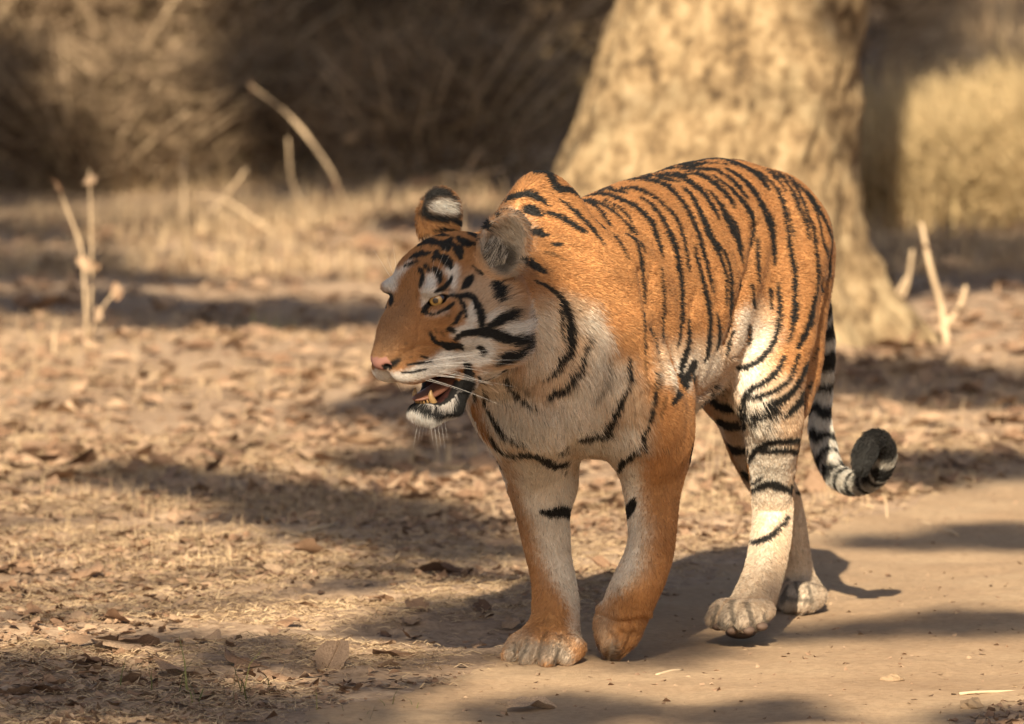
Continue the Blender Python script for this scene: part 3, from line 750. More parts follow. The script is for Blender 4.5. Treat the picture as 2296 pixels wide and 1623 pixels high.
    c=np.where(inm[:,None],np.array([.10,.030,.024]),c); blk=np.where(inm,.55,blk)
    blk=np.where(lip,1,blk)
    # nose leather
    nd=d_el(hq,(11.0,0,-9.0),(2.2,2.5,1.6)); nose=ishead&(nd<.1)&(hq[:,0]>9.9)&(hq[:,2]<-7.9)
    pk=np.array([.36,.175,.135]); c=np.where(nose[:,None],pk,c); blk=np.where(nose,0,blk)
    nos=ishead&(d_el(np.stack([hq[:,0],np.abs(hq[:,1]),hq[:,2]],1),(11.1,1.75,-9.8),(1.6,.85,.65))<.05); blk=np.where(nos,1,blk)
    # lid rims
    eh=np.stack([hq[:,0],np.abs(hq[:,1]),hq[:,2]],1)-np.array(EYE); en=EYE_N; rr=np.linalg.norm(eh,axis=1); cx=eh@en
    rim=ishead&(rr<2.55)&(cx>.3)&(np.hypot(eh@_e1/2.25,eh@_e2/1.33)<1.0); blk=np.where(rim,1,blk)
    skin=inm|nose|nos|lip|rim
    c=c*(.84+.32*vnoise(f*1.+l*.8,z-l*.7,22,77)*.6+.32*vnoise(f-l*.9,z+l*.4,70,78)*.4)[:,None]
    c=c*(1-blk[:,None])+BLACK*blk[:,None]
    return c,blk,wht,crm,ishead,it,skin,tn
EYE_N=EYE_N/np.linalg.norm(EYE_N)
_ex=np.cross(EYE_N,(0,0,1.)); _ex/=np.linalg.norm(_ex); _up=np.cross(_ex,EYE_N); _ca,_sa=np.cos(np.radians(-16)),np.sin(np.radians(-16)); _e1=_ca*_ex+_sa*_up; _e2=-_sa*_ex+_ca*_up
CV=coat(V_,NV)
def coat_mat(name,hair):
    def g(nt,b):
        a=N(nt,'Attribute'); a.attribute_name='coat'
        nt.links.new(a.outputs['Color'],b.inputs['Base Color'])
        b.inputs['Sheen Weight'].default_value=.12 if hair else .0; b.inputs['Sheen Roughness'].default_value=.4
        if hair:
            tr=N(nt,'BsdfTranslucent'); nt.links.new(a.outputs['Color'],tr.inputs[0]); mx=N(nt,'MixShader'); mx.inputs[0].default_value=.25
            nt.links.new(b.outputs[0],mx.inputs[1]); nt.links.new(tr.outputs[0],mx.inputs[2]); nt.links.new(mx.outputs[0],nt.nodes['Material Output'].inputs[0])
    return mat(name,(.5,.2,.05),.55 if hair else .7,.35 if hair else .2,g)
M_SKIN=coat_mat('tiger_skin',False); M_FUR=coat_mat('tiger_fur',True)
tiger=empty('tiger',tuple(TA))
tag(tiger,'orange tigress with black stripes walking, mouth open, one front paw lifting','tiger')
body=add('body',mesh_data('body',WV,Q_,M_SKIN,col=CV[0]*.92),tiger)
# ---- fur
def fur(n_hair):
    tri=np.concatenate([Q_[:,[0,1,2]],Q_[:,[0,2,3]]]); a,b,c=(V_[tri[:,k]] for k in range(3))
    ar=np.linalg.norm(np.cross(b-a,c-a),axis=1)/2
    vn=NV[tri].mean(1); cen=(a+b+c)/3; vd=CAML-cen; vd/=np.linalg.norm(vd,axis=1,keepdims=True); fc=(vn*vd).sum(1)
    hd=CV[4][tri].mean(1); w=ar*np.where(fc>-.2,1.,.35)*(1+2.6*hd)
    k=RNG.choice(len(tri),n_hair,p=w/w.sum()); u,v=RNG.random(n_hair),RNG.random(n_hair); fl=u+v>1; u[fl]=1-u[fl]; v[fl]=1-v[fl]
    T=tri[k]; w0=1-u-v
    q=V_[T[:,0]]*w0[:,None]+V_[T[:,1]]*u[:,None]+V_[T[:,2]]*v[:,None]; n=NV[T[:,0]]*w0[:,None]+NV[T[:,1]]*u[:,None]+NV[T[:,2]]*v[:,None]
    n/=np.linalg.norm(n,axis=1,keepdims=True)
    c,blk,wht,crm,ishead,it,skin,tn=coat(q,n)
    keep=~skin; q,n,c,blk,wht,crm,ishead,it,tn=[x[keep] for x in (q,n,c,blk,wht,crm,ishead,it,tn)]
    m=len(q); f,l,z=q.T; hq=to_head(q)
    # lie of the coat
    flow=np.tile(np.array([-1.,0,-.45]),(m,1)); ln=np.full(m,.0085); lift=np.full(m,.40)
    leg=np.clip((.50-z)/.12,0,1)*(~it); flow=flow*(1-leg[:,None])+np.array([-.15,0,-1.])*leg[:,None]; ln*=1-.08*leg
    chest=np.clip((f-.10)/.1,0,1)*np.clip((.72-z)/.15,0,1)*(1-leg); flow=flow*(1-chest[:,None])+np.array([-.35,0,-1.])*chest[:,None]
    paw=(z<.07); flow[paw]=np.array([.8,0,-.5]); ln[paw]=.0075
    ln*=1+(1.0*np.clip(crm,0,1)+.5*wht)*np.clip((z-.35)/.1,0,1)*np.clip((f+.02)/.06,0,1)
    bel=(n[:,2]<-.55)&(z>.42)&(f>-.5)&(~ishead); ln[bel]=.026
    flow[it]=tn[it]; ln[it]=.013
    # head: away from the nose
    d=hq-np.array([13.,0,-9.]); d[:,2]+=np.where(hq[:,2]>-3,2.,-.5); d/=np.linalg.norm(d,axis=1,keepdims=True); dh=d@HM
    flow[ishead]=dh[ishead]
    dist=np.linalg.norm(hq-np.array([12.6,0,-9]),axis=1)
    lh=np.clip(.0022+.00032*dist,.0025,.010)
    ruff=np.clip((-hq[:,0]-6)/6,0,1)*np.clip((np.abs(hq[:,1])-5)/3,0,1)*np.clip((2-hq[:,2])/4,0,1); lh=lh+.028*ruff
    chin=np.clip((-17.5-hq[:,2])/2,0,1); lh=lh+.011*chin
    ln=np.where(ishead,lh,ln); flow[ishead&(chin>.3)]=np.array([.15,0,-1.])
    ear=ishead&(np.abs(hq[:,1])>7.2)&(hq[:,2]>3.0)&(hq[:,0]<-8); ln[ear]=.0065; flow[ear]=np.array([0,0,1.])
    inear=ear&(samp(GRY,proj(to_world(q))[:,:2])>.5); ln[inear]=.024; lift[inear]=.9
    lift[ishead]=.30; lift[inear]=1.0
    t=flow-(flow*n).sum(1,keepdims=True)*n; t/=np.linalg.norm(t,axis=1,keepdims=True)+1e-6
    # clumping and combing noise
    s1=vnoise(f*1+l*.7,z+l*.5,38,11)-.5; s2=vnoise(f+l,z-l*.6,90,12)-.5; bt=np.cross(n,t)
    t=t+bt*(s1*.45+s2*.35+RNG.normal(0,.12,m))[:,None]; t/=np.linalg.norm(t,axis=1,keepdims=True)
    ln=ln*RNG.uniform(.65,1.2,m)*(1+.5*s1); up=(lift*RNG.uniform(.6,1.35,m))[:,None]
    L=ln[:,None]
    p0=q-n*.0008; p1=q+L*(.36*t+.42*n*up); p2=q+L*(.70*t+.62*n*up); p3=q+L*(1.02*t+.66*n*up-np.array([0,0,.05]))
    P=np.stack([p0,p1,p2,p3],1).reshape(-1,3); P=to_world(P)
    # colour: brindled a little, paler tips, a few ticked hairs
    j=RNG.normal(1,.13,m)[:,None]; c=c*np.clip(j,.6,1.45)*np.array([1,1,1.])
    hu=RNG.normal(0,.06,m); c=c*np.stack([1+hu*.3,1+hu,1+hu*1.6],1)
    tick=(RNG.random(m)<.03)&(blk<.3); c[tick]*=.35
    di=inear&(RNG.random(m)<.42); c[di]=np.array([.035,.03,.026]); c[inear&~di]=np.array([.42,.38,.33])*RNG.uniform(.6,1.3,((inear&~di).sum(),1))
    return P.astype(np.float32),np.clip(c,0,.95).astype(np.float32),ln,ishead
FP,FC,FL,FH=fur(N_HAIR)
hcv=bpy.data.hair_curves.new('fur'); nH=len(FC); hcv.add_curves([4]*nH)
hcv.attributes['position'].data.foreach_set('vector',FP.ravel())
ra=hcv.attributes.get('radius') or hcv.attributes.new('radius','FLOAT','POINT')
_rw=np.clip(.00034+FL*.006,.00034,.00048)[:,None]*np.where(FH,.72,1.)[:,None]*np.array([1,.9,.62,.18])[None]; ra.data.foreach_set('value',_rw.astype(np.float32).ravel())
ca=hcv.attributes.new('coat','FLOAT_COLOR','CURVE'); ca.data.foreach_set('color',np.concatenate([FC,np.ones((nH,1),np.float32)],1).ravel())
hcv.materials.append(M_FUR)
furo=add('fur',hcv,tiger); furo['kind']='stuff'
# ---- eyes
def eye_nodes(nt,b):
    tc=N(nt,'TexCoord'); mp=N(nt,'Mapping'); mp.inputs['Scale'].default_value=(1,1,0); nt.links.new(tc.outputs['Object'],mp.inputs[0])
    ln=N(nt,'VectorMath'); ln.operation='LENGTH'; nt.links.new(mp.outputs[0],ln.inputs[0])
    ml=N(nt,'Math'); ml.operation='MULTIPLY'; ml.inputs[1].default_value=100/2.; nt.links.new(ln.outputs['Value'],ml.inputs[0])
    c=ramp(nt,ml.outputs[0],[(0,(.003,.003,.003)),(.25,(.003,.003,.003)),(.27,(.26,.13,.03)),(.40,(.46,.29,.09)),(.54,(.32,.18,.05)),(.62,(.02,.010,.006)),(1,(.02,.012,.010))]); nt.links.new(c,b.inputs['Base Color'])
    b.inputs['Coat Weight'].default_value=1; b.inputs['Coat Roughness'].default_value=.03
M_EYE=mat('eye_amber',(.5,.25,.05),.25,.5,eye_nodes)
def uvsphere(r,nu=24,nv=16):
    V=[];Fc=[]
    for i in range(nv+1):
        a=math.pi*i/nv
        for k in range(nu): V.append((r*math.sin(a)*math.cos(2*math.pi*k/nu),r*math.sin(a)*math.sin(2*math.pi*k/nu),r*math.cos(a)))
    for i in range(nv):
        for k in range(nu): Fc.append((i*nu+k,(i+1)*nu+k,(i+1)*nu+(k+1)%nu,i*nu+(k+1)%nu))
    return V,Fc
_v,_f=uvsphere(EYE_R/100); EYEM=mesh_data('eye',_v,_f,M_EYE)
def hw(F,L,U): return to_world(hc(F,L,U)[None])[0]
def hdir(v): w=v@HM; return w[0]*TH+w[1]*TL+np.array([0,0,w[2]])
for s in (1,-1):
    d=Vector(hdir(np.array([EYE_N[0]+.05,EYE_N[1]*s,.02])))
    o=add('eye',EYEM,tiger,hw(EYE[0],EYE[1]*s,EYE[2])); o.rotation_euler=d.to_track_quat('Z','Y').to_euler()
# ---- mouth: tongue and teeth
M_TONGUE=mat('tongue_pink',(.20,.085,.05),.45,.5,lambda nt,b:bump(nt,b,noise(nt,400,4),.5,.002))
M_TOOTH=mat('tooth_ivory',(.36,.22,.09),.35,.5)
def tongue():
    V=[];Fc=[];nu,nv=18,12
    for i in range(nu+1):
        t=i/nu; F=-7+11.2*t; w=2.5*math.sqrt(max(0,1-max(0,(t-.72)/.28)**2))*(.8+.2*math.sin(3.14*t)); zc=-16.2-1.9*math.sin(1.57*min(1,t))+.5*max(0,t-.7)
        for k in range(nv):
            a=2*math.pi*k/nv; V.append(hw(F,w*math.cos(a),zc+.75*math.sin(a)*(.4+.6*min(1,(1-t)*4))-.25*math.exp(-(w*math.cos(a)/.8)**2)*(math.sin(a)>0)))
    for i in range(nu):
        for k in range(nv): Fc.append((i*nv+k,i*nv+(k+1)%nv,(i+1)*nv+(k+1)%nv,(i+1)*nv+k))
    Fc.append(tuple(range(nv))[::-1]); Fc.append(tuple(nu*nv+k for k in range(nv)))
    return mesh_data('tongue',V,Fc,M_TONGUE)
add('tongue',tongue(),tiger)
def tooth(name,pts,r):
    P=cr(np.array(pts,float),4); R=np.interp(np.linspace(0,1,len(P)),[0,.3,.75,1],[r,r*.95,r*.55,r*.12]); v,f=tube([hw(*p) for p in P],R/100,8); return add(name,mesh_data(name,v,f,M_TOOTH),tiger)
for s in (1,-1):
    tooth('lower_canine',[(1.2,2.0*s,-19.4),(1.9,2.1*s,-17.8),(1.6,2.1*s,-16.5)],.66)
    tooth('upper_canine',[(5.2,2.2*s,-12.2),(5.4,2.3*s,-13.4),(5.1,2.3*s,-14.6)],.55)
    for k in range(3): tooth('incisor',[(2.8-.12*k*k,(.45+.75*k)*s*.8,-18.9),(3.0-.12*k*k,(.45+.75*k)*s*.8,-18.0)],.30)
# ---- whiskers
M_WHISK=mat('whisker_white',(.75,.72,.66),.35,.5)
def whisk(F,L,U,d,ln,droop,r=.00042):
    d=np.array(d,float); d/=np.linalg.norm(d); P=[]
    for t in np.linspace(0,1,8): p=np.array([F,L,U])+d*ln*t+np.array([0,0,-droop*t*t]); P.append(hw(*p))
    v,f=tube(P,r*np.linspace(1,.15,8),4); add('whisker',mesh_data('whisker',v,f,M_WHISK),tiger)
rw=random.Random(5)
for s in (1,-1):
    for row in range(4):
        for k in range(5):
            F=5.9-1.25*k+.4*rw.random(); U=-10.5-.85*row-.12*k; L=(3.9+.22*k-.15*row)*s
            whisk(F,L,U,(-.95-.12*k+rw.uniform(-.2,.2),(.85+rw.uniform(-.2,.2))*s,.10-.17*row+rw.uniform(-.12,.12)),rw.uniform(8,17),rw.uniform(.6,3.0))
    for k in range(3): whisk(.3-.5*k,4.8*s,2.9,(.1-.3*k,.5*s,.9),rw.uniform(5,8),-.2,.0003)
    for k in range(5): whisk(2.5-.9*k,1.5*s,-22.2,(.25,.25*s,-1),rw.uniform(3,6),.2,.0003)
# ---- claws peeping from the lifted paw, toe pads of the raised hind paw
M_PAD=mat('paw_pad',(.09,.058,.042),.7,.3,lambda nt,b:bump(nt,b,noise(nt,300,4),.5,.002))
def blob(name,c,r,m,parent):
    v,f=uvsphere(1,14,10); v=np.array(v)*np.array(r); w=to_world(v+np.asarray(c)); return add(name,mesh_data(name,w,f,m),parent)
for px,py,f in ((1612,1401,-.352),(1643,1410,-.327),(1680,1410,-.327),(1710,1401,-.355)):
    blob('toe_pad',jf(px,py,f)+np.array([.004,0,-.002]),(.014,.0115,.0085),M_PAD,tiger)
blob('heel_pad',jf(1660,1418,-.42),(.03,.03,.012),M_PAD,tiger)
# ===== litter, leaves, grass ==============================================
def gp(px,py): p=ground(px,py); p[2]=float(ground_z(p[0],p[1])); return p
TAN=[(0,(.24,.150,.095)),(.25,(.36,.245,.165)),(.55,(.46,.34,.235)),(.8,(.30,.19,.12)),(1,(.13,.078,.052))]
M_LEAF=leafy('dry_leaf',TAN,.22,.65,True,40); M_LEAFB=leafy('litter_bits',TAN,.2,.8,False,60)
M_STRAW=leafy('dry_straw',[(0,(.46,.345,.215)),(.5,(.60,.475,.315)),(1,(.38,.27,.165))],.25,.7,False,15)
M_TWIG=mat('dry_twig',(.42,.31,.20),.85,.2,lambda nt,b:bump(nt,b,noise(nt,60,6),.5,.004))
def leaf_mesh(name,w,curl,fold,wav,seed,nu=12,nv=7,ragged=.10):
    r=random.Random(seed); V=[];Fc=[]; notch=r.randrange(3,9)
    rg=[[1+ragged*(r.random()-.5)*2 for _ in range(2)] for _ in range(nu)]; rg[notch][r.randrange(2)]*=.62; tw=r.uniform(-.5,.5)
    for i in range(nu):
        t=i/(nu-1); half=w*(math.sin(math.pi*t**.80)**.75*(1-.25*t) if 0<t<1 else .015)
        for k in range(nv):
            s=k/(nv-1)*2-1; x=t-.5; y=s*half*rg[i][0 if s<0 else 1]+.05*math.sin(3*t+seed)
            z=curl*x*x*1.6+fold*abs(s)*half+wav*math.sin(6*t+2.3*s+seed)*(abs(s)+.2)+.022*math.sin(19*t+seed)*s*s+tw*s*half*(t-.4)
            V.append((x,y,z))
    for i in range(nu-1):
        for k in range(nv-1): Fc.append((i*nv+k,(i+1)*nv+k,(i+1)*nv+k+1,i*nv+k+1))
    b=len(V); rib=[(t-.5,.05*math.sin(3*t+seed),curl*(t-.5)**2*1.6+.006+wav*math.sin(6*t+seed)*.2) for t in (0,.3,.6,.95)]
    st,sf=tube([(-.68,.05,curl*.45+.03)]+rib,[.008,.013,.011,.008,.004],4); V+=[tuple(p) for p in st]; Fc+=[tuple(i+b for i in f) for f in sf]
    zm=sorted(v[2] for v in V)[len(V)//14]; V=[(a,b_,c-zm) for a,b_,c in V]
    return mesh_data(name,V,Fc,M_LEAF)
LEAVES=[leaf_mesh('dry_leaf',w,c,f,wv,s) for s,(w,c,f,wv) in enumerate([(.30,.15,.20,.04),(.36,.06,-.12,.05),(.26,.35,.30,.05),(.38,.10,.30,.06),(.32,-.18,.06,.06),(.24,.5,.55,.04),(.37,.12,-.20,.07),(.30,-.10,.35,.05)])]
rl=random.Random(11)
def put_leaf(x,y,size,label,group,k=None,tilt=.25,name='dry_leaf',rz=None,lift=0.):
    o=add(name,LEAVES[rl.randrange(8) if k is None else k],None,(x,y,float(ground_z(x,y))+.004+lift),(rl.uniform(-tilt,tilt),rl.uniform(-tilt,tilt),rl.uniform(0,6.28) if rz is None else rz),size)
    return tag(o,label,'leaf',group)
# leaves one can pick out
for px,py,s,k,lab in ((850,600,.26,4,'big rust brown curled leaf on the grass behind the muzzle'),(590,820,.15,0,'dark brown leaf lying on sunlit straw beyond the head'),(440,800,.12,2,'small dark curled leaf on sunlit straw beside a brown leaf'),
  (860,1110,.15,3,'broad pale leaf beside the shaded strip of litter'),(730,1505,.15,5,'dark rolled leaf with holes at the edge of the track'),(405,1525,.12,6,'grey brown upright leaf standing in green grass blades'),(290,1460,.16,1,'long flat tan leaf lying near the green grass blades'),
  (830,1010,.13,2,'dark leaf standing on edge behind the front legs'),(1340,1145,.13,4,'pale curled leaf lit between the two front legs'),(545,590,.20,1,'long brown leaf on the bright grass strip'),(530,750,.17,3,'flat orange brown leaf beside a dry stem'),(450,745,.16,5,'brown leaf heap curled up beside a flat leaf'),
  (1850,1125,.14,1,'flat tan leaf behind the hind leg under the tail'),(2060,1010,.17,0,'dark brown leaf lying behind the tail tip'),(1440,1140,.10,0,'small leaf in front of the grass behind the lifted paw')):
    p=gp(px,py); put_leaf(p[0],p[1],s,lab,None,k,.35)
def litter_ok(x,y): return track_in(np.array([x]),np.array([y]))[0]<.25
n=0; G_L='dry leaves strewn over the forest floor'
while n<285:
    px=rl.uniform(-30,2330); py=rl.uniform(1000,1640) if n<185 else rl.uniform(560,1000)
    if rl.random()<.0: continue
    p=gp(px,py)
    if not litter_ok(p[0],p[1]) and rl.random()>.02: continue
    s=rl.choice([.035,.045,.05,.055,.06,.07,.08,.095,.115]) *(1.0 if py>1000 else 1.5)
    put_leaf(p[0],p[1],s,'dry curled tan leaf lying among the other fallen leaves',G_L,None,.30); n+=1
def scatter_mesh(name,n,region,make,m,seed):
    """make(rng,n)->(local verts (n,k,3), faces (f,3/4)); region(rng,n)->x,y"""
    rg=np.random.default_rng(seed); x,y=region(rg,n); n=len(x); v,f=make(rg,n); k=v.shape[1]
    v=v+np.stack([x,y,ground_z(x,y)],-1)[:,None,:]
    F=(f[None]+(np.arange(n)*k)[:,None,None]).reshape(-1,f.shape[1])
    return add(name,mesh_data(name,v.reshape(-1,3),F,m,smooth=True))
def rotz(v,a):
    c,s=np.cos(a)[:,None],np.sin(a)[:,None]; return np.stack([v[...,0]*c-v[...,1]*s,v[...,0]*s+v[...,1]*c,v[...,2]],-1)
def wedge(y0,y1,track=False,pad=.15,pw=1.0,dens=None):
    def reg(rg,n):
        y=y0+(y1-y0)*rg.random(n)**pw; x=(rg.random(n)*2-1)*(y*.0605+pad)
        t=track_in(x,y,.16); keep=(rg.random(n)<(1-t)) if not track else (rg.random(n)<t)
        if dens is not None: keep&=rg.random(n)<dens(x,y)
        return x[keep],y[keep]
    return reg
def mk_bits(lo,hi):
    def f(rg,n):
        s=rg.uniform(lo,hi,n)[:,None]; b=np.array([(-1,-.3),(-.2,-.7),(1,-.1),(.7,.5),(-.3,.6)])
        v=np.zeros((n,5,3)); v[:,:,:2]=(b[None]+rg.normal(0,.22,(n,5,2)))*s[:,:,None]*.5; v[:,:,2]=np.abs(rg.normal(0,.22,(n,5)))*s+.002
        v=rotz(v,rg.random(n)*6.28); return v,np.array([[0,1,2],[0,2,4],[2,3,4]])
    return f
def mk_straw(lo,hi,wid,rise,flat=False):
    def f(rg,n):
        L=rg.uniform(lo,hi,n); w=rg.uniform(.6,1.3,n)*wid; bend=rg.normal(0,.35,n); up=np.abs(rg.normal(0,rise,n))*L+.003
        v=np.zeros((n,6,3))
        for i,t in enumerate((0,.5,1)):
            for k,sg in enumerate((-1,1)):
                v[:,i*2+k,0]=L*(t-.5*flat); v[:,i*2+k,1]=sg*w*.5*(1-.75*t)+bend*L*t*t; v[:,i*2+k,2]=.002+up*(t if not flat else .3+.5*np.sin(3*t))+(w*.4 if k else 0)
        return rotz(v,rg.random(n)*6.28),np.array([[0,2,3,1],[2,4,5,3]])
    return f
def mk_grass(lo,hi,wid,lean):
    def f(rg,n):
        L=rg.uniform(lo,hi,n); w=rg.uniform(.6,1.3,n)*wid; le=np.abs(rg.normal(0,lean,n))
        v=np.zeros((n,6,3))
        for i,t in enumerate((0,.55,1)):
            for k,sg in enumerate((-1,1)):
                v[:,i*2+k,0]=L*le*t*t; v[:,i*2+k,1]=sg*w*.5*(1-.85*t); v[:,i*2+k,2]=L*t*np.sqrt(np.maximum(.05,1-.6*(le*t)**2))-.005
        return rotz(v,rg.random(n)*6.28),np.array([[0,2,3,1],[2,4,5,3]])
    return f
patch=lambda sc_,sd,th:(lambda x,y:np.clip((vnoise(x,y,sc_,sd)-th)*5,0.05,1))
tag(scatter_mesh('leaf_litter',24000,wedge(14.8,21,pw=1.1,dens=patch(2.2,44,.30)),mk_bits(.008,.030),M_LEAFB,1),'crumbled dry leaf litter carpeting the forest floor','leaf litter',kind='stuff')
tag(scatter_mesh('straw_litter',95000,wedge(14.8,20.5,dens=patch(3.0,41,.30)),mk_straw(.008,.034,.0020,.22,True),M_STRAW,2),'fine broken straw lying between the fallen leaves','straw',kind='stuff')
tag(scatter_mesh('far_litter',5500,wedge(19,29,pad=.6),mk_bits(.02,.075),M_LEAFB,3),'fallen leaves covering the floor beyond the tiger','leaf litter',kind='stuff')
tag(scatter_mesh('track_grit',5200,wedge(14.8,21,True),mk_bits(.003,.015),M_LEAFB,4),'small grit and leaf crumbs on the dusty track','grit',kind='stuff')
tag(scatter_mesh('short_dry_grass',50000,wedge(17.4,26,pad=.4,dens=patch(1.4,42,.36)),mk_grass(.012,.045,.0032,1.1),M_STRAW,5),'short dry yellow grass on the ground beyond the litter','grass',kind='stuff')
tag(scatter_mesh('far_grass',26000,wedge(28.5,48,pad=.4,dens=lambda x,y:np.clip((x/y-.042)/.004,0,1)),mk_grass(.10,.30,.012,.8),M_STRAW,8),'open pale dry grass receding right of the tree','grass',kind='stuff')
tag(scatter_mesh('dry_grass',30000,wedge(25.5,31,pad=.9,dens=patch(1.1,43,.38)),mk_grass(.03,.12,.006,.9),M_STRAW,6),'dry yellow grass strip in front of the bushes','grass',kind='stuff')
M_GREEN=leafy('green_blade',[(0,(.10,.12,.035)),(1,(.19,.19,.07))],.3,.6,False,20)
def tuft(px,py,n,lo,hi,wid,m,name,label,cat,seed,rad=.05,lean=.6):
    rg=np.random.default_rng(seed); p=gp(px,py); v,f=mk_grass(lo,hi,wid,lean)(rg,n); off=np.zeros((n,1,3)); off[:,0,:2]=rg.normal(0,rad,(n,2)); v=v+off
    F=(f[None]+(np.arange(n)*6)[:,None,None]).reshape(-1,4); return tag(add(name,mesh_data(name,v.reshape(-1,3),F,m),None,tuple(p)),label,cat,None,'stuff')
tuft(430,1570,20,.05,.12,.004,M_GREEN,'grass_tuft','sparse green grass blades growing through leaves by the track','grass',71,.09,.8)
tuft(860,1600,9,.03,.07,.003,M_GREEN,'grass_tuft','low green blades at the edge of the dusty track','grass',72,.08,.9)
tuft(1000,1050,46,.05,.11,.003,M_STRAW,'grass_tuft','dry grass tuft behind the chest of the tiger','grass',73,.06)
tuft(1640,1085,40,.08,.17,.004,M_STRAW,'grass_tuft','tall dry grass stems between the hind legs','grass',74,.10)
tuft(600,740,30,.05,.09,.005,M_GREEN,'grass_tuft','small green plant in the leaf litter behind the muzzle','plant',75,.05)
# pebbles
M_STONE=mat('pebble',(.24,.165,.10),.9,.2,lambda nt,b:bump(nt,b,noise(nt,120,6),.6,.004))
def pebble(px,py,r,seed,label):
    rg=random.Random(seed); v,f=uvsphere(1,9,6); v=[(a*r*j,b*r*.8*j,c*r*.5*j) for (a,b,c),j in ((q,rg.uniform(.72,1.15)) for q in v)]
    p=gp(px,py); tag(add('pebble',mesh_data('pebble',v,f,M_STONE,smooth=False),None,(p[0],p[1],p[2]+r*.2),(0,0,rg.random()*6)),label,'stone')
for px,py,r,l in ((92,1470,.022,'round tan pebble among straw near the flat tan leaf'),(880,1468,.018,'pale pebble on the litter edge beside the front paw'),(1000,1000,.02,'small stone behind the chest'),(2000,1530,.022,'angular lump of earth standing on the sunlit track'),(2180,1590,.03,'low stone in the straw at the far edge of the track')):
    pebble(px,py,r,int(px),l)
# ===== dry stems ==========================================================
def stem(name,label,base,paths,rad,leafs=0,cat='dry plant'):
    """base pixel gives the ground contact; each path is pixels in the upright plane through it"""
    b=gp(*base); D=b[1]; e=empty(name,tuple(b)); tag(e,label,cat,None)
    rg=random.Random(int(base[0]*7+base[1]))
    for j,path in enumerate(paths):
        P=[]; dy=0
        for i,(px,py) in enumerate(path):
            r=ray(px,py); dy+=0 if (i==0 and j==0) else rg.uniform(-.05,.05); t=(D+dy)/r[1]; P.append(CAM+t*r)
        if j==0: P[0]=b-np.array([0,0,.02])
        P=cr(np.array(P),4); R=rad*.9*np.linspace(1 if j==0 else .8,.45,len(P)); v,f=tube(P,R,6); so=add('stalk' if j==0 else 'branch',mesh_data('stalk',v,f,M_TWIG),e)
        for _ in range(leafs):
            q=P[rg.randrange(len(P)//3,len(P))]; o=bpy.data.objects.new('leaf',LEAVES[rg.randrange(8)]); COL.objects.link(o); o.parent=so; o.location=Vector(q); o.rotation_euler=(rg.random()*6,rg.random()*6,rg.random()*6); o.scale=(.05,)*3
stem('dry_plant','tallest dry forked stem leaning left above the grass strip',(800,535),[[(800,535),(770,450),(740,380),(690,310),(630,240)],[(720,350),(660,270),(560,190)]],.0075,1)
stem('dry_plant','thin bent dry stem beside the tallest forked stem',(725,535),[[(725,535),(690,470),(655,410),(645,310)]],.007)
stem('dry_plant','dry twig with three arms propped on the grass strip',(650,560),[[(650,560),(580,500),(500,447),(440,440)],[(500,447),(530,410),(552,378)],[(500,447),(470,480),(435,520)]],.008)
stem('dry_plant','upright thin dry stalk in front of the dark bushes',(415,540),[[(415,540),(412,450),(413,345)]],.007)
stem('dry_plant','tall pair of dry seed stalks rising from the near grass',(195,790),[[(195,790),(192,690),(182,560),(150,470),(130,415)],[(194,770),(205,640),(203,480),(200,380)],[(197,760),(230,690),(270,640)]],.0055,2)
stem('dry_plant','short dry stalk with a seed head in the near grass',(120,800),[[(120,800),(122,750),(130,715)]],.006)
stem('dry_plant','dry stem with small pods just left of the ear',(825,545),[[(825,545),(845,480),(880,430),(925,410)],[(860,455),(890,430),(935,408),(965,412)]],.007,2)
stem('dry_plant','thin dry stem forking into three above the head',(1035,560),[[(1035,560),(1037,470),(1042,400),(1075,335)],[(1042,402),(1000,392),(968,403)],[(1042,402),(1085,388),(1130,378)]],.0065)
stem('dry_plant','dry broken stem with side shoots right of the tree',(2125,790),[[(2125,790),(2110,690),(2085,600),(2065,500)],[(2118,730),(2150,690),(2165,640)]],.014,1)
stem('dry_plant','forked dead stick leaning beside the tree roots',(1980,720),[[(1980,720),(2010,660),(2040,610)],[(1985,700),(1970,660),(1972,640)],[(2000,680),(2030,650),(2045,560)]],.012)
stem('dry_plant','curved thin grass stalk under the tail tip',(1990,1165),[[(1990,1165),(1985,1120),(1975,1090),(1960,1070)]],.0022)
stem('dry_plant','thin stalk standing on a leaf behind the hind leg',(1865,1130),[[(1865,1130),(1858,1100),(1853,1075)]],.004)
stem('dead_branch','long bare branch sticking out of the left bushes',(-60,395),[[(-60,395),(60,345),(200,320),(380,285)],[(60,345),(30,400),(10,440)],[(200,320),(120,420),(60,480)]],.014)
def stick(px,py,qx,qy,r,label):
    a,b=gp(px,py),gp(qx,qy); P=[a+(b-a)*t+np.array([0,0,.004+.003*math.sin(3*t+px)]) for t in np.linspace(0,1,7)]; v,f=tube(P,[r]*6+[r*.6],6); tag(add('twig',mesh_data('twig',v,f,M_TWIG)),label,'twig')
for a in ((2060,1160,2150,1200,.004,'curved thin twig lying on the track behind the tail'),(1640,1205,1760,1235,.005,'straight twig on the track behind the hind paws'),(600,1180,545,1240,.004,'pale twig on the sunlit litter'),(640,1230,760,1195,.004,'long pale stick lying in the sunlit litter'),(2150,1565,2290,1555,.003,'dark straw lying on the track edge near the low stone'),(1470,1515,1530,1505,.003,'short straw on the smooth track in front of the paws')): stick(*a)
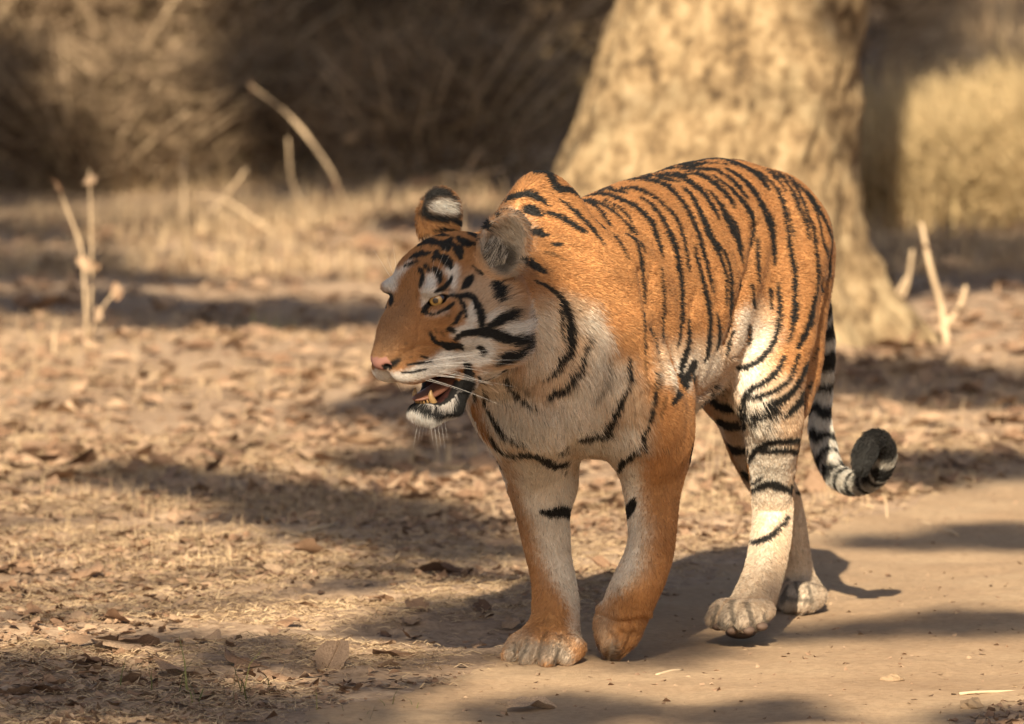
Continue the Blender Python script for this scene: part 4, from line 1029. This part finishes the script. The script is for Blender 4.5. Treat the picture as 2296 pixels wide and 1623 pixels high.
# ===== tree with flared base ==============================================
def g_bark(nt,b):
    tc=N(nt,'TexCoord'); mp=N(nt,'Mapping'); mp.inputs['Scale'].default_value=(1,1,.8); nt.links.new(tc.outputs['Object'],mp.inputs[0])
    def nz(s,d): n=N(nt,'TexNoise'); n.inputs['Scale'].default_value=s; n.inputs['Detail'].default_value=d; n.inputs['Roughness'].default_value=.65; nt.links.new(mp.outputs[0],n.inputs['Vector']); return n.outputs[0]
    a=nz(20,10); v=nz(5,6); c=ramp(nt,a,[(.34,(.07,.047,.028)),(.44,(.18,.122,.066)),(.53,(.27,.19,.105)),(.66,(.36,.27,.160))])
    c=mixc(nt,c,(.33,.25,.145),ramp(nt,v,[(.52,(0,0,0)),(.64,(.8,.8,.8))])); nt.links.new(c,b.inputs['Base Color']); bump(nt,b,a,.9,.03)
M_BARK=mat('bark',(.3,.22,.13),.9,.15,g_bark)
def trunk_mesh():
    zs=np.r_[np.linspace(-.06,1.4,74),np.linspace(1.5,13,40)]; na=110; V=[]
    cz=[-.1,0,.2,.5,.95,1.5,13]; cxs=np.interp(zs,cz,[.47,.475,.47,.515,.622,.65,.75]); hw_=np.interp(zs,cz,[.66,.60,.475,.40,.335,.32,.26])
    for z,cx,r in zip(zs,cxs,hw_):
        for k in range(na):
            a=2*math.pi*k/na; ca,sa=math.cos(a),math.sin(a); fl=max(0,1-z/.55)
            rr=r*(1+.10*fl*math.cos(5*a+.6)+.05*fl*math.cos(9*a)+.035*math.cos(3*a+z*1.3)+.02*math.cos(7*a-z*2))
            rr+=.030*(vnoise(a*3.2,z*2.2,2.2,51)-.5)+.030*(vnoise(a*6,z*3,3,52)-.5)+.026*(vnoise(a*14,z*9,2.,53)-.5)
            V.append((cx+rr*ca,23.25+rr*sa*.92,z))
    return mesh_data('trunk',V,np.concatenate([np.stack([(i*na+np.arange(na)),(i*na+(np.arange(na)+1)%na),((i+1)*na+(np.arange(na)+1)%na),((i+1)*na+np.arange(na))],1) for i in range(len(zs)-1)]),M_BARK)
tree=empty('tree',(.5,23.25,0)); tag(tree,'massive pale barked tree with flaring base behind the tiger','tree'); add('trunk',trunk_mesh(),tree)
# leaf clumps ---------------------------------------------------------------
M_CANOPY=leafy('canopy_leaf',[(0,(.05,.075,.02)),(.5,(.08,.10,.03)),(1,(.12,.11,.04))],.15,.6,False,20)
def clump(rg,c,r,n,size):
    p=rg.normal(0,1,(n,3)); p/=np.linalg.norm(p,axis=1,keepdims=True); p*=rg.random((n,1))**.45; p=p*np.asarray(r)+np.asarray(c)
    d=rg.normal(0,1,(n,3)); d/=np.linalg.norm(d,axis=1,keepdims=True); e=np.cross(d,rg.normal(0,1,(n,3))); e/=np.linalg.norm(e,axis=1,keepdims=True); s=(size*rg.uniform(.6,1.3,n))[:,None]
    return np.stack([p-d*s,p-e*s*.42,p+d*s,p+e*s*.42],1)
def leaves_mesh(name,Q,m): q=np.concatenate(Q); return mesh_data(name,q.reshape(-1,3),np.arange(len(q)*4).reshape(-1,4),m,smooth=False)
rgc=np.random.default_rng(21)
limbs=MB(); crown=[]
for k in range(9):
    a=k*.7; p0=np.array([.74,23.25,11.2+.2*k]); p1=np.array([.74+2.6*math.cos(a),23.25+2.6*math.sin(a),13.6+.35*k]); P=cr(np.array([p0,(p0+p1)/2+np.array([0,0,.2]),p1]),4); limbs.put(*tube(P,np.linspace(.10,.03,len(P)),6)); crown.append(clump(rgc,p1,(1.3,1.3,.9),700,.09))
add('limb',limbs.mesh('limb',M_BARK),tree); add('crown',leaves_mesh('crown',crown,M_CANOPY),tree)
# ===== trees whose crowns dapple the light ================================
SPOTS=[] # ground x,y, radius, leaf fill
def spot(px,py,r,d,ry=None): p=ground(px,py); SPOTS.append((p[0],p[1],r,ry or r,d))
for a in ((330,1070,.20,.6),(480,1095,.24,.75),(640,1120,.26,.8),(800,1150,.26,.85),(950,1190,.24,.8),(1080,1240,.20,.7),(960,1290,.16,.4),(800,1330,.12,.3),(1120,1310,.16,.4),(640,1170,.20,.6),(820,1210,.22,.7),(980,1240,.2,.6),(560,1480,.18,.45),(160,1600,.2,.6),(860,1540,.16,.4),(500,1620,.2,.5),(990,1040,.3,.6),(700,720,.3,.6),(880,700,.25,.5),(130,600,.3,.7),
  (80,1520,.20,.55),(330,1560,.22,.6),(640,1600,.24,.6),(380,1440,.14,.35),(900,1420,.16,.35),(1250,1600,.22,.55),(1700,1605,.18,.5),(2230,1610,.14,.5),
  (40,630,.36,.8),(60,700,.30,.8),(230,690,.34,.75),(330,640,.25,.5),(420,720,.30,.6),(640,690,.3,.5),(980,930,.35,.6),(1150,980,.3,.7),
  (2250,1045,.26,.7),(2060,1070,.22,.6),(2240,1200,.22,.7),(2020,1215,.16,.45),(2180,1400,.20,.7),(1950,1415,.15,.6),(1760,1425,.12,.5),
  (2060,590,.42,1.),(2200,585,.42,1.),(2320,590,.42,1.),(2120,640,.3,.8),(2260,640,.3,.8),(2000,660,.25,.7),(2200,880,.5,.6),(1980,850,.35,.5)): spot(*a)
for x,y,r,ry,d in ((.10,16.35,.26,.30,.34),(.27,16.35,.20,.20,.30),(-.05,16.60,.24,.26,.36),(.20,16.05,.22,.18,.32)): SPOTS.append((x,y,r,ry,d))
for _x,_y,_r,_d in ((.95,24.4,.10,.8),(1.0,24.0,.09,.8),(.93,24.9,.10,.9),(1.02,25.2,.12,.9),(1.04,24.7,.08,.9)): SPOTS.append((_x+.03,_y,_r,None,_d))
for _i in range(9):
    for _j in range(22):
        _y=29.2+.6*_j; _x=(730+70*_i-1147.5)/19125*_y; _q=proj(np.array([_x-.05,_y-.75,.5]))
        if 30<_q[1]: SPOTS.append((_x+.1*math.sin(_j*2.1),_y,.36,None,.75))
# broken shade over the bushes, open where the photograph shows sun
rgs=random.Random(9)
LIT=[(430,230,470,270),(380,380,400,170),(2130,330,330,165),(620,560,1000,70),(1250,70,160,70)]
for _ in range(240):
    y=rgs.uniform(27.5,46); x=rgs.uniform(-1,1)*(y*.065+.4); q=proj(np.array([x-.07,y-.75,.5]))
    if any(((q[0]-a)/c)**2+((q[1]-b)/d_)**2<1 for a,b,c,d_ in LIT): continue
    if y<29.6 and (-1.0<x<-.1 or x>1.1): continue
    SPOTS.append((x,y,rgs.uniform(.25,.42),None,.9))
SHADE=[((-4.2,5.5),7.2,'leafy shade tree standing left of the viewpoint'),((4.6,8.5),7.6,'leafy shade tree standing right of the viewpoint'),((-4.8,15.5),7.0,'leafy shade tree standing left of the tiger'),((5.2,19.5),7.4,'leafy shade tree standing right behind the tiger'),((-5.5,26.5),7.6,'leafy shade tree beside the left bushes'),((6.2,31),7.2,'leafy shade tree beside the right grass')]
acc=[{'limb':MB(),'crown':[]} for _ in SHADE]
for i,(gx,gy,r,ry,d) in enumerate(SPOTS):
    h=6.6+.9*rgs.random(); c=np.array([gx-.10*h,gy-1.5*h,h])
    k=min(range(len(SHADE)),key=lambda j:(SHADE[j][0][0]-c[0])**2+(SHADE[j][0][1]-c[1])**2)
    (tx,ty),th,_=SHADE[k]; ry=ry or r
    ln=int(d*r*ry*3.1416/(.055*.055*.9)*5.5)+6
    acc[k]['crown'].append(clump(rgc,c,(r,ry*.83,r*.7),ln,.06))
    if i%2==0 or i<40:
        p0=np.array([tx,ty,th*.62+.5*rgs.random()]); P=cr(np.array([p0,p0*.45+c*.55+np.array([0,0,.35]),c]),4); acc[k]['limb'].put(*tube(P,np.linspace(.05,.010,len(P)),5))
for ((tx,ty),th,lab),A_ in zip(SHADE,acc):
    e=empty('shade_tree',(tx,ty,0)); tag(e,lab,'tree','trees shading the track')
    P=[(tx+.12*math.sin(z*1.3+tx),ty+.1*math.cos(z),z) for z in np.linspace(-.1,th*.86,12)]; v,f=tube(P,np.linspace(.21,.10,12)*(1+.5*np.exp(-np.linspace(0,th,12)*2.5)),12); add('trunk',mesh_data('trunk',v,f,M_BARK),e)
    for _ in range(7):
        c=np.array([tx+rgs.uniform(-1,1)*1.1*(1 if tx<0 else 1),ty+rgs.uniform(-1.2,1.2),th+rgs.uniform(-.4,.8)]); 
        A_['crown'].append(clump(rgc,c+np.array([np.sign(tx)*1.2,0,0]),(.8,.8,.6),350,.07)); A_['limb'].put(*tube(np.array([[tx,ty,th*.7],(np.array([tx,ty,th*.7])+c)/2,c+np.array([np.sign(tx)*1.2,0,0])]),[.07,.04,.015],5))
    add('limb',A_['limb'].mesh('limb',M_BARK),e); add('crown',leaves_mesh('crown',A_['crown'],M_CANOPY),e)
# ===== bushes and grass clumps in the background ==========================
M_BRUSH=leafy('dry_brush',[(0,(.12,.085,.055)),(.4,(.22,.160,.105)),(.75,(.32,.24,.16)),(1,(.15,.115,.065))],.25,.8,False,8)
M_BGRASS=leafy('tall_dry_grass',[(0,(.40,.30,.16)),(.5,(.56,.44,.26)),(1,(.34,.27,.14))],.3,.8,False,6)
def bush_meshes(seed):
    """a tangle of fine dead twigs with a few shrivelled leaves"""
    rg=np.random.default_rng(seed); Q=[]; st=MB(); n=1500
    a=rg.random(n)*6.28; rr=.62*rg.random(n)**.6; c=np.stack([rr*np.cos(a),rr*np.sin(a),(.05+.85*rg.random(n)**.8)*(1-rr*.55)],1)
    d=rg.normal(0,1,(n,3)); d[:,2]=np.abs(d[:,2])*.9; d[:,:2]+=c[:,:2]*1.2; d/=np.linalg.norm(d,axis=1,keepdims=True); L=rg.uniform(.10,.38,n)[:,None]; e=np.cross(d,rg.normal(0,1,(n,3))); e/=np.linalg.norm(e,axis=1,keepdims=True)
    w=rg.uniform(.0025,.007,n)[:,None]; m=c+d*L*.5+e*L*.10; t=c+d*L
    q1=np.stack([c-e*w,c+e*w,m+e*w*.8,m-e*w*.8],1); q2=np.stack([m-e*w*.8,m+e*w*.8,t+e*w*.4,t-e*w*.4],1); Q+=[q1,q2]
    for k in range(9):
        a=rg.random()*6.28; r0=.5*rg.random()**.6; p=np.array([r0*math.cos(a),r0*math.sin(a),.15+.55*rg.random()*(1-r0*.6)]); Q.append(clump(rg,p,(.24,.24,.22),120,.034))
    for k in range(16):
        a=rg.random()*6.28; l_=rg.uniform(.5,.95); o=np.array([.15*math.cos(a),.15*math.sin(a),-.03]); st.put(*tube(np.array([o,o+np.array([.25*math.cos(a),.25*math.sin(a),l_*.55]),o+np.array([.55*math.cos(a+.3),.55*math.sin(a+.3),l_])]),[.010,.007,.003],5))
    return leaves_mesh('foliage',Q,M_BRUSH),st.mesh('stems',M_TWIG)
BUSH=[bush_meshes(s) for s in (1,2,3,4)]
rb=random.Random(31); nb=0
rows=[(29.6,.70,10),(32.5,1.05,10),(36,1.35,10),(41,1.7,10),(48,2.4,10)]
for y,s,cnt in rows:
    for k in range(cnt):
        x=(-1+2*(k+.5)/cnt)*(y*.062+.7)+rb.uniform(-.15,.15); yy=y+rb.uniform(-.9,.9)
        q=proj(np.array([x,yy,.3]))
        if y<34 and 1200<q[0]<1990: continue
        if y<46 and q[0]>1880: continue
        f_,st=BUSH[rb.randrange(4)]; sx=s*rb.uniform(.85,1.2)
        e=empty('dry_bush',(x,yy,float(ground_z(x,yy)))); tag(e,{29.6:'low brown dry bush in the row just past the bright grass strip',32.5:'knee high brown dry bush in the second row of bushes',36:'waist high dry brown bush behind the lower bushes',41:'tall dry bush in the back rows',48:'tallest dry bush closing the view at the back'}[y],'bush','dry bushes, row at %d m'%round(y))
        for nm,me in (('foliage',f_),('stems',st)):
            o=bpy.data.objects.new(nm,me); COL.objects.link(o); o.parent=e
        e.scale=(sx,sx,sx*rb.uniform(.8,1.1)); e.rotation_euler=(0,0,rb.random()*6.28)
def clump_grass(seed):
    rg=np.random.default_rng(seed); n=420; v,f=mk_grass(.16,.42,.010,.65)(rg,n); off=np.zeros((n,1,3)); off[:,0,:2]=rg.normal(0,.14,(n,2)); v=v+off
    return mesh_data('dry_grass_clump',v.reshape(-1,3),(f[None]+(np.arange(n)*6)[:,None,None]).reshape(-1,4),M_BGRASS)
CG=[clump_grass(s) for s in (1,2,3)]
MOUND=[mesh_data('foliage',np.array([v.co for v in m.vertices]),np.array([list(p.vertices) for p in m.polygons]),M_BGRASS,smooth=False) for m,_ in BUSH[:3]]
for k in range(22):
    px,py=(rb.uniform(2000,2370),rb.uniform(480,555)) if k<17 else (rb.uniform(1150,1340),rb.uniform(40,200))
    p=gp(px,py); e=empty('grass_mound',tuple(p)); s=rb.uniform(.45,.75) if k<17 else rb.uniform(.5,.9); tag(e,'mound of tangled dry yellow grass right of the tree' if k<17 else 'tangled yellow grass mound past the left side of the trunk','grass','tangled grass right of the tree' if k<17 else 'tangled grass left of the trunk')
    o=bpy.data.objects.new('foliage',MOUND[k%3]); COL.objects.link(o); o.parent=e; e.scale=(s*.6,s*.6,s*.75); e.rotation_euler=(0,0,rb.random()*6)
for k in range(34):
    if k<26: px,py=rb.uniform(1960,2360),rb.uniform(440,545)
    else: px,py=rb.uniform(1150,1330),rb.uniform(120,330)
    p=gp(px,py); s=rb.uniform(.75,1.25)
    tag(add('dry_grass_clump',CG[k%3],None,tuple(p),(0,0,rb.random()*6),s),'tall clump of dry yellow grass right of the tree' if k<26 else 'clump of dry grass seen past the left side of the trunk','grass','tall grass right of the tree' if k<26 else 'grass left of the trunk')
